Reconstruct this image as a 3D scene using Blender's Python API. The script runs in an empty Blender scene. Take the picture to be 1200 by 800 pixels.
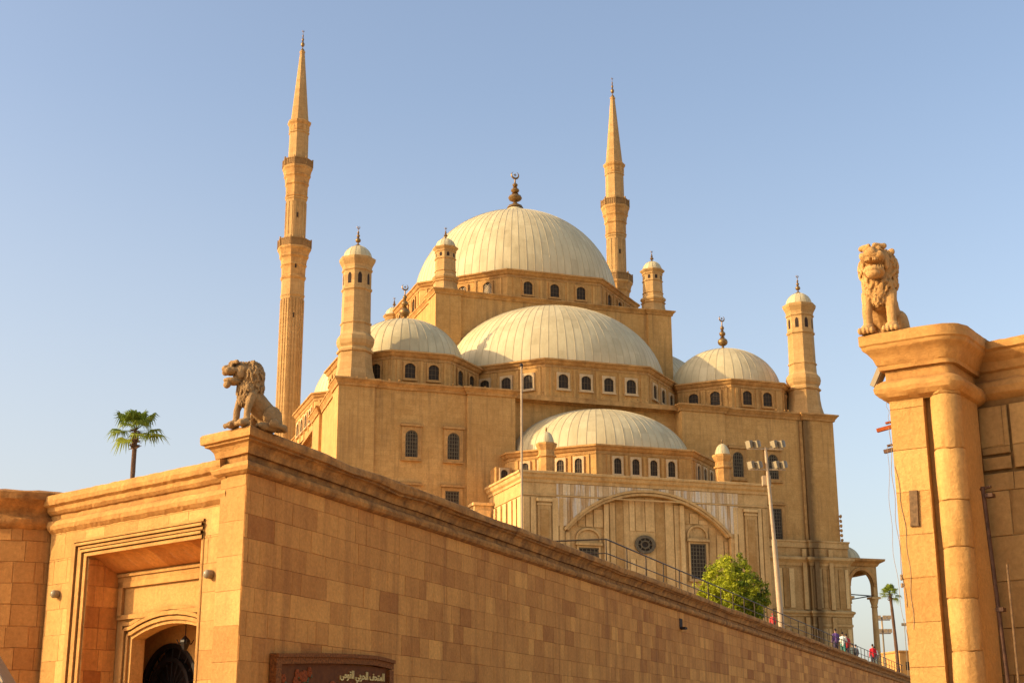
import bpy, bmesh, math, random
from mathutils import Vector, Matrix, noise
R = math.radians
sc = bpy.context.scene
col = sc.collection
TZ = 5.42            # height of the raised terrace above the eye plane (z = 0 is the photographer's eye)
GZ = -1.6            # street level

# ------------------------------------------------------------------ materials
def nt(m):
    m.use_nodes = True
    t = m.node_tree; t.nodes.clear()
    return t, t.nodes, t.links
class G:
    def __init__(s, name):
        s.m = bpy.data.materials.new(name); s.t, s.n, s.l = nt(s.m)
        s.out = s.n.new('ShaderNodeOutputMaterial'); s.b = s.n.new('ShaderNodeBsdfPrincipled')
        s.l.new(s.b.outputs[0], s.out.inputs[0])
        s.b.inputs['Specular IOR Level'].default_value = 0.25
        s.tc = s.n.new('ShaderNodeTexCoord')
    def lk(s, a, b): s.l.new(a, b)
    def math(s, op, a, b=None, clamp=False):
        n = s.n.new('ShaderNodeMath'); n.operation = op; n.use_clamp = clamp
        for i, v in enumerate((a, b)):
            if v is None: continue
            if isinstance(v, (int, float)): n.inputs[i].default_value = v
            else: s.l.new(v, n.inputs[i])
        return n.outputs[0]
    def mapping(s, vec, scale, loc=(0, 0, 0)):
        n = s.n.new('ShaderNodeMapping'); n.inputs['Scale'].default_value = scale; n.inputs['Location'].default_value = loc
        s.l.new(vec, n.inputs[0]); return n.outputs[0]
    def noise(s, vec, scale, detail=4, rough=.55):
        n = s.n.new('ShaderNodeTexNoise'); n.inputs['Scale'].default_value = scale
        n.inputs['Detail'].default_value = detail; n.inputs['Roughness'].default_value = rough
        s.l.new(vec, n.inputs['Vector']); return n.outputs['Fac']
    def ramp(s, fac, a, b, ca=(0, 0, 0, 1), cb=(1, 1, 1, 1)):
        n = s.n.new('ShaderNodeValToRGB'); e = n.color_ramp.elements
        e[0].position = a; e[0].color = ca; e[1].position = b; e[1].color = cb
        s.l.new(fac, n.inputs[0]); return n.outputs[0]
    def mix(s, fac, a, b, mode='MIX'):
        n = s.n.new('ShaderNodeMix'); n.data_type = 'RGBA'; n.blend_type = mode
        for i, v in ((0, fac), (6, a), (7, b)):
            if isinstance(v, (int, float)): n.inputs[i].default_value = v
            elif isinstance(v, tuple): n.inputs[i].default_value = (*v[:3], 1)
            else: s.l.new(v, n.inputs[i])
        return n.outputs[2]
    def attr(s, name='tone'):
        n = s.n.new('ShaderNodeAttribute'); n.attribute_name = name; return n.outputs['Fac']
    def bump(s, h, strength, dist):
        n = s.n.new('ShaderNodeBump'); n.inputs['Strength'].default_value = strength; n.inputs['Distance'].default_value = dist
        s.l.new(h, n.inputs['Height']); s.l.new(n.outputs[0], s.b.inputs['Normal'])
    def done(s, colr, rough=.85):
        if isinstance(colr, tuple): s.b.inputs['Base Color'].default_value = (*colr[:3], 1)
        else: s.l.new(colr, s.b.inputs['Base Color'])
        s.b.inputs['Roughness'].default_value = rough
        return s.m

def sc3(c, k): return tuple(x*k for x in c[:3])

def stone(name, dark, light, brick=None, tone=False, streak=.35, bump=.3, bscale=14, big=.25, stain=(.35, .2, .09), mortar=.75, white=0, bdist=.02, ao=0, aod=.3):
    g = G(name); ob = g.tc.outputs['Object']
    n1 = g.noise(ob, big, 5, .6); n2 = g.noise(ob, 2.2, 5, .65); n3 = g.noise(ob, bscale, 6, .7)
    f = g.math('ADD', g.math('MULTIPLY', n1, .55), g.math('MULTIPLY', n2, .45))
    if tone:
        f = g.math('ADD', g.math('MULTIPLY', f, .55), g.math('MULTIPLY', g.attr(), .5))
    c = g.ramp(f, .3, .72, (*dark, 1), (*light, 1))
    if brick:
        sx = g.n.new('ShaderNodeSeparateXYZ'); g.lk(ob, sx.inputs[0])
        cb = g.n.new('ShaderNodeCombineXYZ')
        g.lk(g.math('ADD', sx.outputs[0], g.math('MULTIPLY', sx.outputs[1], 1.013)), cb.inputs[0]); g.lk(sx.outputs[2], cb.inputs[1])
        br = g.n.new('ShaderNodeTexBrick'); g.lk(cb.outputs[0], br.inputs['Vector'])
        br.inputs['Scale'].default_value = 1
        br.inputs['Brick Width'].default_value = brick[0]; br.inputs['Row Height'].default_value = brick[1]
        br.inputs['Mortar Size'].default_value = brick[2]; br.inputs['Mortar Smooth'].default_value = .3
        br.inputs['Color1'].default_value = (1, 1, 1, 1); k = brick[3]
        br.inputs['Color2'].default_value = (k, k*.98, k*.95, 1)
        br.inputs['Mortar'].default_value = (mortar, mortar*.95, mortar*.9, 1)
        c = g.mix(1, c, br.outputs['Color'], 'MULTIPLY')
    if streak:
        sv = g.mapping(ob, (1.6, 1.6, .11)); s1 = g.noise(sv, 1.3, 5, .65)
        sf = g.math('MULTIPLY', g.ramp(s1, .5, .74), streak)
        c = g.mix(sf, c, stain)
    if white:
        wv = g.mapping(ob, (1.9, 1.9, .16), (3, 1, 2)); w1 = g.noise(wv, 1.5, 4, .6)
        wf = g.math('MULTIPLY', g.ramp(w1, .52, .62), white)
        c = g.mix(wf, c, (.75, .66, .5))
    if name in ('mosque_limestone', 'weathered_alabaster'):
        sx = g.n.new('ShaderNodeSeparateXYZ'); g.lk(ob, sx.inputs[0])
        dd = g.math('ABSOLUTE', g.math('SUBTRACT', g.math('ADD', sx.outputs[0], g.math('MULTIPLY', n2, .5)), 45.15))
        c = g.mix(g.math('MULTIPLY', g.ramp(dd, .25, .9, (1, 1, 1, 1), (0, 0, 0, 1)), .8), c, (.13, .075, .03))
    spk = g.ramp(n3, .3, .75, (.8, .79, .77, 1), (1.12, 1.12, 1.12, 1))
    c = g.mix(1, c, spk, 'MULTIPLY')
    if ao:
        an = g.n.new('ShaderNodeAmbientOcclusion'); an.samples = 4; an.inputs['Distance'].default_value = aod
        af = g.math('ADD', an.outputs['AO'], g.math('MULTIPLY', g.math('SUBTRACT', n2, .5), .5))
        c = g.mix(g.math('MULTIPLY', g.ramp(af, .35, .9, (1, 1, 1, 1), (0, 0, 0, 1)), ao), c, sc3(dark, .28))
    h = g.math('ADD', n3, g.math('MULTIPLY', n2, .6))
    g.bump(h, bump, bdist)
    return g.done(c, .9)

def plain(name, c, rough=.6, metal=0, var=.25, scale=6, bump=.1):
    g = G(name); n = g.noise(g.tc.outputs['Object'], scale, 4, .6)
    cc = g.ramp(n, .3, .75, (*sc3(c, 1-var), 1), (*sc3(c, 1+var*.5), 1))
    g.b.inputs['Metallic'].default_value = metal
    if bump: g.bump(n, bump, .01)
    return g.done(cc, rough)

M = {}
M['mosque'] = stone('mosque_limestone', (.50, .265, .072), (.78, .46, .155), brick=(1.15, .46, .015, .92), streak=.8, bump=.2, bscale=9, big=.16, mortar=.86, stain=(.30, .165, .06))
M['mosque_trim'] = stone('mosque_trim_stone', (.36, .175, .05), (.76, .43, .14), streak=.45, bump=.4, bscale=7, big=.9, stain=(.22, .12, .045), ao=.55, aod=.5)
M['tower'] = stone('tower_limestone', (.46, .265, .09), (.69, .43, .17), brick=(.9, .5, .016, .88), streak=.4, bump=.2, bscale=8, big=.3, mortar=.8, stain=(.33, .18, .065))
M['parapet'] = stone('sooty_parapet_stone', (.20, .11, .04), (.46, .26, .09), streak=.3, bump=.3, bscale=8, big=1)
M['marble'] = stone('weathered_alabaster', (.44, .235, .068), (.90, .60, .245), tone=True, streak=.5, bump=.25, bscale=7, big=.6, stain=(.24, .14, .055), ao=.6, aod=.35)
M['marble_frieze'] = stone('streaked_alabaster', (.48, .27, .095), (.86, .64, .34), tone=True, streak=.35, bump=.3, bscale=7, big=.6, white=.9)
M['white'] = stone('pale_marble_trim', (.55, .37, .17), (.78, .56, .30), streak=.3, bump=.15, bscale=10)
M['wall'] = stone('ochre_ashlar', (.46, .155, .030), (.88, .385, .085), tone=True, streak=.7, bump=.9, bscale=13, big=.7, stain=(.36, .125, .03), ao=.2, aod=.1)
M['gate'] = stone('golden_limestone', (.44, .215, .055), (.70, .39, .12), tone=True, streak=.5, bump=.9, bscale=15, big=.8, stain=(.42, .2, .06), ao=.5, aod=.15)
M['gate_shade'] = stone('shaded_panel_limestone', (.30, .155, .045), (.60, .35, .115), tone=True, streak=.7, bump=.6, bscale=13, big=.9, stain=(.18, .09, .03), ao=.6, aod=.2)  # gate stone darkened: shadow on the recessed wall put into its colour
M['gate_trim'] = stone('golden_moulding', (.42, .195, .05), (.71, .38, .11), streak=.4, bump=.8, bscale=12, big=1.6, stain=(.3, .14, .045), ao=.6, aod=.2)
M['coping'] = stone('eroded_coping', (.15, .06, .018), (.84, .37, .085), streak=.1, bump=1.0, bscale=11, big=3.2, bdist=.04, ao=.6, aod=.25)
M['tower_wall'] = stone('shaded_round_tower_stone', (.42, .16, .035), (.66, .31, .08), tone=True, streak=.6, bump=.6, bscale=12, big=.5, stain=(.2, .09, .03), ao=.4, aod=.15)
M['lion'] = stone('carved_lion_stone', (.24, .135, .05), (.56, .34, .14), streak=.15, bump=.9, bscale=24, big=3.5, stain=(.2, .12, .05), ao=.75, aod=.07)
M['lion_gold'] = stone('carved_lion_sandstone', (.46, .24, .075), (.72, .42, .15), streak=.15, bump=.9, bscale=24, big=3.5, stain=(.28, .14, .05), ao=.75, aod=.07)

def lead():
    g = G('dome_lead'); ob = g.tc.outputs['Object']
    n1 = g.noise(ob, .35, 5, .6); n2 = g.noise(g.mapping(ob, (1.5, 1.5, .25)), 1.2, 5, .65)
    f = g.math('ADD', g.math('MULTIPLY', g.attr(), .13), g.math('ADD', g.math('MULTIPLY', n1, .45), g.math('MULTIPLY', n2, .42)))
    c = g.ramp(f, .3, .7, (.47, .37, .19, 1), (.75, .62, .345, 1)); c = g.mix(g.ramp(g.math('MULTIPLY', g.attr(), -2), .2, .6), c, (.48, .38, .21))
    g.bump(g.noise(ob, 3, 4, .6), .15, .03)
    return g.done(c, .55)
M['dome'] = lead()
M['finial'] = plain('gilded_bronze', (.32, .19, .07), .45, .55, .4, 3)
M['glass'] = plain('dark_window_glass', (.05, .034, .018), .6, 0, .4, 3, 0)
M['recess'] = plain('deep_recess', (.05, .03, .02), .9, 0, .3, 3, 0)
M['grille'] = plain('painted_metal_grille', (.13, .085, .04), .6, 0, .2)
M['bronze'] = plain('green_bronze_window', (.17, .13, .07), .6, 0, .4, 4)
M['plaster_grille'] = plain('pale_plaster_lattice', (.62, .47, .28), .8, 0, .2)
M['iron'] = plain('black_iron', (.035, .028, .024), .5, .4, .3, 8)
M['rail'] = plain('weathered_steel_rail', (.06, .042, .028), .5, .6, .4, 5)
M['pole'] = plain('cream_painted_steel', (.47, .335, .19), .5, 0, .2, 2)
M['lampbody'] = plain('grey_lamp_housing', (.30, .23, .14), .5, .2, .3, 9)
M['lampglass'] = plain('lamp_glass', (.34, .27, .16), .2, 0, .1, 9, 0)
M['signframe'] = plain('carved_dark_wood', (.30, .095, .018), .9, 0, .7, 22, .6)
M['signboard'] = plain('dark_brown_board', (.17, .05, .010), .9, 0, .3, 10)
M['gold'] = plain('gold_lettering', (.75, .50, .16), .4, .2, .15, 10)
M['redflower'] = plain('red_relief', (.34, .07, .012), .9, 0, .4, 20)
M['greenleaf'] = plain('green_relief', (.09, .10, .03), .6, 0, .4, 20)
M['pipe'] = plain('rusty_brown_pipe', (.10, .045, .022), .6, .2, .5, 12, .3)
M['wire'] = plain('thin_cable', (.36, .24, .13), .7)
M['plaque'] = plain('weathered_wooden_plate', (.20, .115, .05), .8, 0, .5, 20, .6)
M['ground'] = stone('sandy_pavement', (.42, .28, .15), (.55, .38, .21), streak=0, bump=.4, bscale=4, big=.1)
M['bark'] = plain('palm_bark', (.17, .09, .05), .9, 0, .6, 14, .8)
M['glassroof'] = plain('grey_kiosk_roof', (.17, .15, .12), .4, 0, .3, 6)

def leaf(name, a, b, tr=.35):
    g = G(name)
    f = g.math('ADD', g.math('MULTIPLY', g.attr(), .8), g.math('MULTIPLY', g.noise(g.tc.outputs['Object'], 3), .3))
    c = g.ramp(f, .15, .95, (*a, 1), (*b, 1))
    g.done(c, .55)
    t = g.n.new('ShaderNodeBsdfTranslucent'); g.lk(c, t.inputs[0])
    mx = g.n.new('ShaderNodeMixShader'); mx.inputs[0].default_value = tr
    g.lk(g.b.outputs[0], mx.inputs[1]); g.lk(t.outputs[0], mx.inputs[2]); g.lk(mx.outputs[0], g.out.inputs[0])
    return g.m
M['leaves'] = leaf('bright_leaves', (.03, .075, .004), (.50, .50, .02))
M['palmleaf'] = leaf('palm_leaves', (.06, .11, .012), (.38, .44, .05), .4)

# ------------------------------------------------------------------ builders
class B:
    def __init__(s):
        s.bm = bmesh.new(); s.tl = s.bm.loops.layers.float_color.new('tone'); s.tone = .5; s.T = None
    def v(s, x, y, z):
        p = Vector((x, y, z))
        if s.T is not None: p = s.T @ p
        return s.bm.verts.new(p)
    def f(s, vs, tone=None):
        try: fc = s.bm.faces.new(vs)
        except ValueError: return None
        t = s.tone if tone is None else tone
        for l in fc.loops: l[s.tl] = (t, t, t, 1)
        return fc
    def box(s, x0, x1, y0, y1, z0, z1, tone=None):
        c = [s.v(x, y, z) for x in (x0, x1) for y in (y0, y1) for z in (z0, z1)]
        for q in ((0, 1, 3, 2), (4, 6, 7, 5), (0, 4, 5, 1), (2, 3, 7, 6), (0, 2, 6, 4), (1, 5, 7, 3)):
            s.f([c[i] for i in q], tone)
    def rings(s, rs, closed=True, cap0=True, cap1=True, tones=None):
        V = [[s.v(*p) for p in r] for r in rs]
        n = len(V[0]); m = n if closed else n-1
        for i in range(len(V)-1):
            for j in range(m):
                k = (j+1) % n
                s.f([V[i][j], V[i][k], V[i+1][k], V[i+1][j]], tones(i, j) if tones else None)
        if cap0 and closed: s.f(V[0][::-1])
        if cap1 and closed: s.f(V[-1])
        return V
    def lathe(s, prof, n=8, c=(0, 0), rot=None, apothem=True, a0=0, a1=2*math.pi, cap0=True, cap1=True, tones=None):
        k = 1/math.cos(math.pi/n) if (apothem and n <= 12) else 1
        if rot is None: rot = math.pi/n
        full = abs(a1-a0-2*math.pi) < 1e-6
        rs = []
        for r, z in prof:
            if full: rs.append([(c[0]+r*k*math.cos(rot+2*math.pi*i/n), c[1]+r*k*math.sin(rot+2*math.pi*i/n), z) for i in range(n)])
            else: rs.append([(c[0]+r*math.cos(a0+(a1-a0)*i/n), c[1]+r*math.sin(a0+(a1-a0)*i/n), z) for i in range(n+1)])
        return s.rings(rs, full, cap0, cap1, tones)
    def tube(s, p0, p1, r0, r1=None, n=8):
        r1 = r0 if r1 is None else r1
        p0, p1 = Vector(p0), Vector(p1); d = (p1-p0).normalized()
        a = d.orthogonal().normalized(); b = d.cross(a)
        s.rings([[tuple(p+(a*math.cos(2*math.pi*i/n)+b*math.sin(2*math.pi*i/n))*r) for i in range(n)] for p, r in ((p0, r0), (p1, r1))])
    def poly_tube(s, pts, r, n=6):
        for a, b in zip(pts[:-1], pts[1:]): s.tube(a, b, r, r, n)
    def ball(s, c, r, seg=12, rg=8, rot=None):
        if isinstance(r, (int, float)): r = (r, r, r)
        R3 = rot if rot is not None else None; c = Vector(c)
        def P(a, h):
            p = Vector((r[0]*math.cos(h)*math.cos(a), r[1]*math.cos(h)*math.sin(a), r[2]*math.sin(h)))
            if R3 is not None: p = R3 @ p
            return s.v(*(c+p))
        rows = [[P(2*math.pi*i/seg, -math.pi/2+math.pi*j/rg) for i in range(seg)] for j in range(1, rg)]
        lo_, hi_ = P(0, -math.pi/2), P(0, math.pi/2)
        for i in range(seg):
            k = (i+1) % seg
            s.f([lo_, rows[0][k], rows[0][i]]); s.f([hi_, rows[-1][i], rows[-1][k]])
            for j in range(rg-2): s.f([rows[j][i], rows[j][k], rows[j+1][k], rows[j+1][i]])
    def cap(s, p0, p1, r0, r1, seg=12):
        s.ball(p0, r0, seg, 8); s.ball(p1, r1, seg, 8); s.tube(p0, p1, r0, r1, seg)
    def sweep(s, path, prof, closed=False, step=None, tone=None, ends=True):
        """prof = [(out, z)...]; outward lies to the right of the travel direction"""
        P = [Vector((p[0], p[1])) for p in path]; n = len(P)
        def nrm(a, b):
            d = (b-a).normalized(); return Vector((d.y, -d.x))
        offs = []
        for i in range(n):
            if closed: n0, n1 = nrm(P[i-1], P[i]), nrm(P[i], P[(i+1) % n])
            elif i == 0: n0 = n1 = nrm(P[0], P[1])
            elif i == n-1: n0 = n1 = nrm(P[-2], P[-1])
            else: n0, n1 = nrm(P[i-1], P[i]), nrm(P[i], P[i+1])
            m = n0+n1; m = m/max(.35, m.dot(n0)) if m.length > 1e-6 else n0
            offs.append(m)
        pts = [(P[i], offs[i]) for i in range(n)]
        if closed: pts.append(pts[0])
        if step:
            q = []
            for (a, oa), (b, ob) in zip(pts[:-1], pts[1:]):
                k = max(1, int((b-a).length/(step if isinstance(step, (int, float)) else step((a+b)/2))))
                k = min(k, 700)
                for i in range(k): q.append((a.lerp(b, i/k), oa.lerp(ob, i/k)))
            q.append(pts[-1]); pts = q
        if closed: pts = pts[:-1]
        V = [[s.v(p.x+o.x*u, p.y+o.y*u, z) for (u, z) in prof] for p, o in pts]
        m = len(V) if closed else len(V)-1
        for i in range(m):
            a, b = V[i], V[(i+1) % len(V)]
            for j in range(len(prof)-1): s.f([a[j], b[j], b[j+1], a[j+1]], tone)
        if not closed and ends:
            s.f(V[0][::-1]); s.f(V[-1])
        return V
    def extrude(s, poly, z0, z1, bottom=False):
        a = [s.v(x, y, z0) for x, y in poly]; b = [s.v(x, y, z1) for x, y in poly]; n = len(poly)
        for i in range(n): s.f([a[i], a[(i+1) % n], b[(i+1) % n], b[i]])
        s.f(b)
        if bottom: s.f(a[::-1])
    def arch_wall(s, x0, x1, z0, z1, y0, y1, cx, hw, zs, curve, zb, N=28, soffit=True, back=True):
        """wall between x0,x1 / z0,z1, front y0, back y1, with an opening reaching from zb to curve(x-cx)"""
        fr = [y0, y1] if back else [y0]
        for y in fr:
            def q(xa, xb, za0, za1, zb0, zb1):
                vs = [s.v(xa, y, za0), s.v(xb, y, zb0), s.v(xb, y, zb1), s.v(xa, y, za1)]
                s.f(vs if y == y0 else vs[::-1])
            q(x0, cx-hw, z0, z1, z0, z1); q(cx+hw, x1, z0, z1, z0, z1)
            if zb > z0: q(cx-hw, cx+hw, z0, zb, z0, zb)
            for i in range(N):
                xa = cx-hw*math.cos(math.pi*i/N); xb = cx-hw*math.cos(math.pi*(i+1)/N)
                q(xa, xb, curve(xa-cx), z1, curve(xb-cx), z1)
        if soffit:
            for i in range(N):
                xa = cx-hw*math.cos(math.pi*i/N); xb = cx-hw*math.cos(math.pi*(i+1)/N)
                s.f([s.v(xa, y0, curve(xa-cx)), s.v(xa, y1, curve(xa-cx)), s.v(xb, y1, curve(xb-cx)), s.v(xb, y0, curve(xb-cx))])
            for x in (cx-hw, cx+hw):
                s.f([s.v(x, y0, zb), s.v(x, y1, zb), s.v(x, y1, curve(x-cx)), s.v(x, y0, curve(x-cx))])
    def band(s, cx, curve_pts, w, y0, y1, tone=None):
        """a flat moulding that follows a list of (x,z) points; w = width outward (normal), y0 front"""
        P = [Vector(p) for p in curve_pts]; n = len(P); A = []
        for i in range(n):
            d = (P[min(i+1, n-1)]-P[max(i-1, 0)]).normalized(); nn = Vector((-d.y, d.x))
            A.append((P[i], P[i]+nn*w))
        for i in range(n-1):
            (a, a2), (b, b2) = A[i], A[i+1]
            def V_(p, y): return s.v(p.x, y, p.y)
            s.f([V_(a, y0), V_(b, y0), V_(b2, y0), V_(a2, y0)], tone)
            s.f([V_(a, y0), V_(a, y1), V_(b, y1), V_(b, y0)], tone)
            s.f([V_(a2, y0), V_(b2, y0), V_(b2, y1), V_(a2, y1)], tone)
        for (a, a2) in (A[0], A[-1]):
            s.f([s.v(a.x, y0, a.y), s.v(a2.x, y0, a2.y), s.v(a2.x, y1, a2.y), s.v(a.x, y1, a.y)], tone)
    def rough(s, amp, scale, seed=0, only=None):
        for v in s.bm.verts:
            if only and not only(v.co): continue
            p = v.co*scale+Vector((seed, seed*1.7, 0))
            n = Vector((noise.noise(p), noise.noise(p+Vector((31, 0, 0))), noise.noise(p+Vector((0, 47, 0)))))
            v.co += n*amp
    def fin(s, name, mat, parent=None, smooth=None, label=None, zoff=True, merge=True):
        if merge: bmesh.ops.remove_doubles(s.bm, verts=s.bm.verts, dist=.0004)
        bmesh.ops.recalc_face_normals(s.bm, faces=s.bm.faces)
        z = rootz(parent) if (parent is not None and zoff) else 0
        if z: bmesh.ops.translate(s.bm, vec=(0, 0, -z), verts=s.bm.verts)
        me = bpy.data.meshes.new(name); s.bm.to_mesh(me); s.bm.free()
        o = bpy.data.objects.new(name, me); col.objects.link(o)
        if mat: me.materials.append(M[mat] if isinstance(mat, str) else mat)
        if parent is not None: o.parent = parent
        if smooth:
            for p in me.polygons: p.use_smooth = True
            try: me.set_sharp_from_angle(angle=R(smooth))
            except Exception: pass
        if label: o['label'] = label
        return o
ROOTZ = {}
def rootz(o):
    while o.parent is not None: o = o.parent
    return ROOTZ.get(o.name, 0)
def thing(name, label, cat, loc=(0, 0, 0), rz=0, group=None, absz=False):
    o = bpy.data.objects.new(name, None); col.objects.link(o); o.empty_display_size = .5
    o.location = loc; o.rotation_euler = (0, 0, rz); o['label'] = label; o['category'] = cat
    if group: o['group'] = group
    if absz: ROOTZ[o.name] = loc[2]
    return o
def tag(o, label, cat, group=None):
    o['label'] = label; o['category'] = cat
    if group: o['group'] = group
    return o
def struct(o): o['kind'] = 'structure'; return o
def az(a): return Vector((math.sin(R(a)), math.cos(R(a))))

# ------------------------------------------------------------------ camera, world, sun
cam = bpy.data.cameras.new('camera'); co = bpy.data.objects.new('camera', cam); col.objects.link(co)
cam.sensor_width = 36; cam.lens = 36*1662/1200; cam.clip_end = 9000; cam.clip_start = .1
co.rotation_mode = 'XYZ'
co.matrix_world = Matrix.Rotation(math.pi/2+.2739, 4, 'X') @ Matrix.Rotation(-.0028, 4, 'Z')
sc.camera = co
SUN_AZ, SUN_EL = -102.8, 21.0
w = bpy.data.worlds.new('World'); sc.world = w; w.use_nodes = True
wt = w.node_tree; wt.nodes.clear()
wo = wt.nodes.new('ShaderNodeOutputWorld'); bg = wt.nodes.new('ShaderNodeBackground')
sky = wt.nodes.new('ShaderNodeTexSky'); sky.sky_type = 'NISHITA'; sky.sun_disc = False
sky.sun_elevation = R(SUN_EL); sky.sun_rotation = R(SUN_AZ)
sky.air_density = 1.0; sky.dust_density = 3.0; sky.ozone_density = 1.0; sky.altitude = 50
mxw = wt.nodes.new('ShaderNodeMix'); mxw.data_type = 'RGBA'; mxw.blend_type = 'MULTIPLY'; mxw.inputs[0].default_value = 1
wt.links.new(sky.outputs[0], mxw.inputs[6]); mxw.inputs[7].default_value = (1.98, 1.82, 1.74, 1)
# pale dust haze towards the horizon, thicker on the sun's side
wtc = wt.nodes.new('ShaderNodeTexCoord'); sx = wt.nodes.new('ShaderNodeSeparateXYZ'); wt.links.new(wtc.outputs['Generated'], sx.inputs[0])
def wm(op, a, b, clamp=False):
    n = wt.nodes.new('ShaderNodeMath'); n.operation = op; n.use_clamp = clamp
    for i, v in enumerate((a, b)):
        if isinstance(v, (int, float)): n.inputs[i].default_value = v
        else: wt.links.new(v, n.inputs[i])
    return n.outputs[0]
elev = wm('SUBTRACT', 1, wm('MULTIPLY', wm('ABSOLUTE', sx.outputs[2], 0), 2.3), True)
side = wm('ADD', .6, wm('MULTIPLY', sx.outputs[0], -.75), True)
nz = wt.nodes.new('ShaderNodeTexNoise'); nz.inputs['Scale'].default_value = 1.6; nz.inputs['Detail'].default_value = 3
mpw = wt.nodes.new('ShaderNodeMapping'); mpw.inputs['Scale'].default_value = (1, 1, 3.5); wt.links.new(wtc.outputs['Generated'], mpw.inputs[0]); wt.links.new(mpw.outputs[0], nz.inputs['Vector'])
hz = wm('MULTIPLY', wm('MULTIPLY', wm('POWER', elev, 1.3), side), wm('ADD', .72, wm('MULTIPLY', nz.outputs[0], .5)), True)
mxh = wt.nodes.new('ShaderNodeMix'); mxh.data_type = 'RGBA'; wt.links.new(hz, mxh.inputs[0]); wt.links.new(mxw.outputs[2], mxh.inputs[6]); mxh.inputs[7].default_value = (4.75, 4.7, 4.65, 1)
wt.links.new(mxh.outputs[2], bg.inputs[0]); bg.inputs[1].default_value = .15
wt.links.new(bg.outputs[0], wo.inputs[0])
sl = bpy.data.lights.new('sun', 'SUN'); so = bpy.data.objects.new('sun', sl); col.objects.link(so)
sl.energy = 5.0; sl.angle = R(.55); sl.color = (1, .78, .45)
d = Vector((math.sin(R(SUN_AZ))*math.cos(R(SUN_EL)), math.cos(R(SUN_AZ))*math.cos(R(SUN_EL)), math.sin(R(SUN_EL))))
so.rotation_euler = d.to_track_quat('Z', 'Y').to_euler()
sc.view_settings.view_transform = 'Standard'; sc.view_settings.look = 'None'; sc.view_settings.exposure = 0
sc.cycles.max_bounces = 8; sc.cycles.diffuse_bounces = 5

# ------------------------------------------------------------------ frames of the foreground
AZR, AZL = 20.88, -47.78
C0 = Vector((-4.69, 24.85))
uR, nR = az(AZR), az(AZR+90)      # along / outward of the long wall
uL, nL = az(AZL), az(AZL-90)
# shaft corner: both faces set back .28 from the cap corner
A_ = -nR*.28; # solve C = C0 + a*uR - .28*nR , with (C-C0).nL = -.28
a_ = (-.28 - (-.28*nR).dot(nL))/uR.dot(nL)
CC = C0+uR*a_-nR*.28

# ground and terrace
b = B(); b.box(-3000, 3000, -3000, 4000, GZ-1, GZ); struct(b.fin('ground', 'ground'))
b = B()
inn = CC+uR*.9-nR*.55
pts = [inn-nL*0-nR*.0, CC-nR*.55+uR*2600, Vector((-200, 3600)), Vector((-2600, 3000)), CC-nL*6+uL*2500, CC-nL*6+uL*3]
b.extrude([(p.x, p.y) for p in pts], GZ+.01, TZ); struct(b.fin('terrace', 'ground'))

# ------------------------------------------------------------------ generic pieces
def block_run(b, s0, s1, z0, z1, place, rng, ch=.40, lmin=.42, lmax=1.05, spread=.2, inset=.008, dep=.010, detail=1, zref=0.0, jit=.006, full=False, dk_=.12):
    """irregular ashlar: every block a slightly proud bevelled face with its own tone"""
    k0 = math.floor((z0-zref)/ch)
    z = z0; k = k0
    while z < z1-.01:
        zt = min(z1, zref+(k+1)*ch)
        if zt-z < .03: k += 1; z = zt; continue
        r = random.Random(hash((k, round(zref, 2), 77)) & 0xffffff)
        s = s0-r.uniform(0, lmax)
        if full: s = s0
        while s < s1-.01:
            L = (s1-s0) if full else r.uniform(lmin, lmax)*(1 if r.random() < .85 else .5)*detail
            a, c = max(s, s0), min(s+L, s1); s += L
            if c-a < .04: continue
            t = .5+r.gauss(0, spread); t = max(0, min(1, t)); o = dep+r.uniform(0, jit)
            q = [(a, z), (c, z), (c, zt), (a, zt)]; i = min(inset, (c-a)*.3, (zt-z)*.3)
            ch_ = lambda: min((c-a)*.3, (zt-z)*.3, i*(r.uniform(.3, 1.5) if r.random() < .86 else r.uniform(2, 5)))
            qi = [(a+ch_(), z+ch_()), (c-ch_(), z+ch_()), (c-ch_(), zt-ch_()), (a+ch_(), zt-ch_())]
            V0 = [b.v(*place(x, y, 0)) for x, y in q]; V1 = [b.v(*place(x, y, o)) for x, y in qi]
            b.f(V1, t)
            for j in range(4): b.f([V0[j], V0[(j+1) % 4], V1[(j+1) % 4], V1[j]], max(0, t-dk_))
        z = zt; k += 1

def arch_pts(cx, hw, zs, curve, zb, N=24):
    P = [(cx-hw, zb)]
    for i in range(N+1):
        x = -hw*math.cos(math.pi*i/N); P.append((cx+x, curve(x)))
    P.append((cx+hw, zb)); return P
def ell(hw, zs, rise): return lambda x: zs+rise*math.sqrt(max(0, 1-(x/hw)**2))
def seg(hw, zs, rise):
    Rr = (hw*hw+rise*rise)/(2*rise)
    return lambda x: zs+rise-Rr+math.sqrt(max(0, Rr*Rr-x*x))

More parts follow.
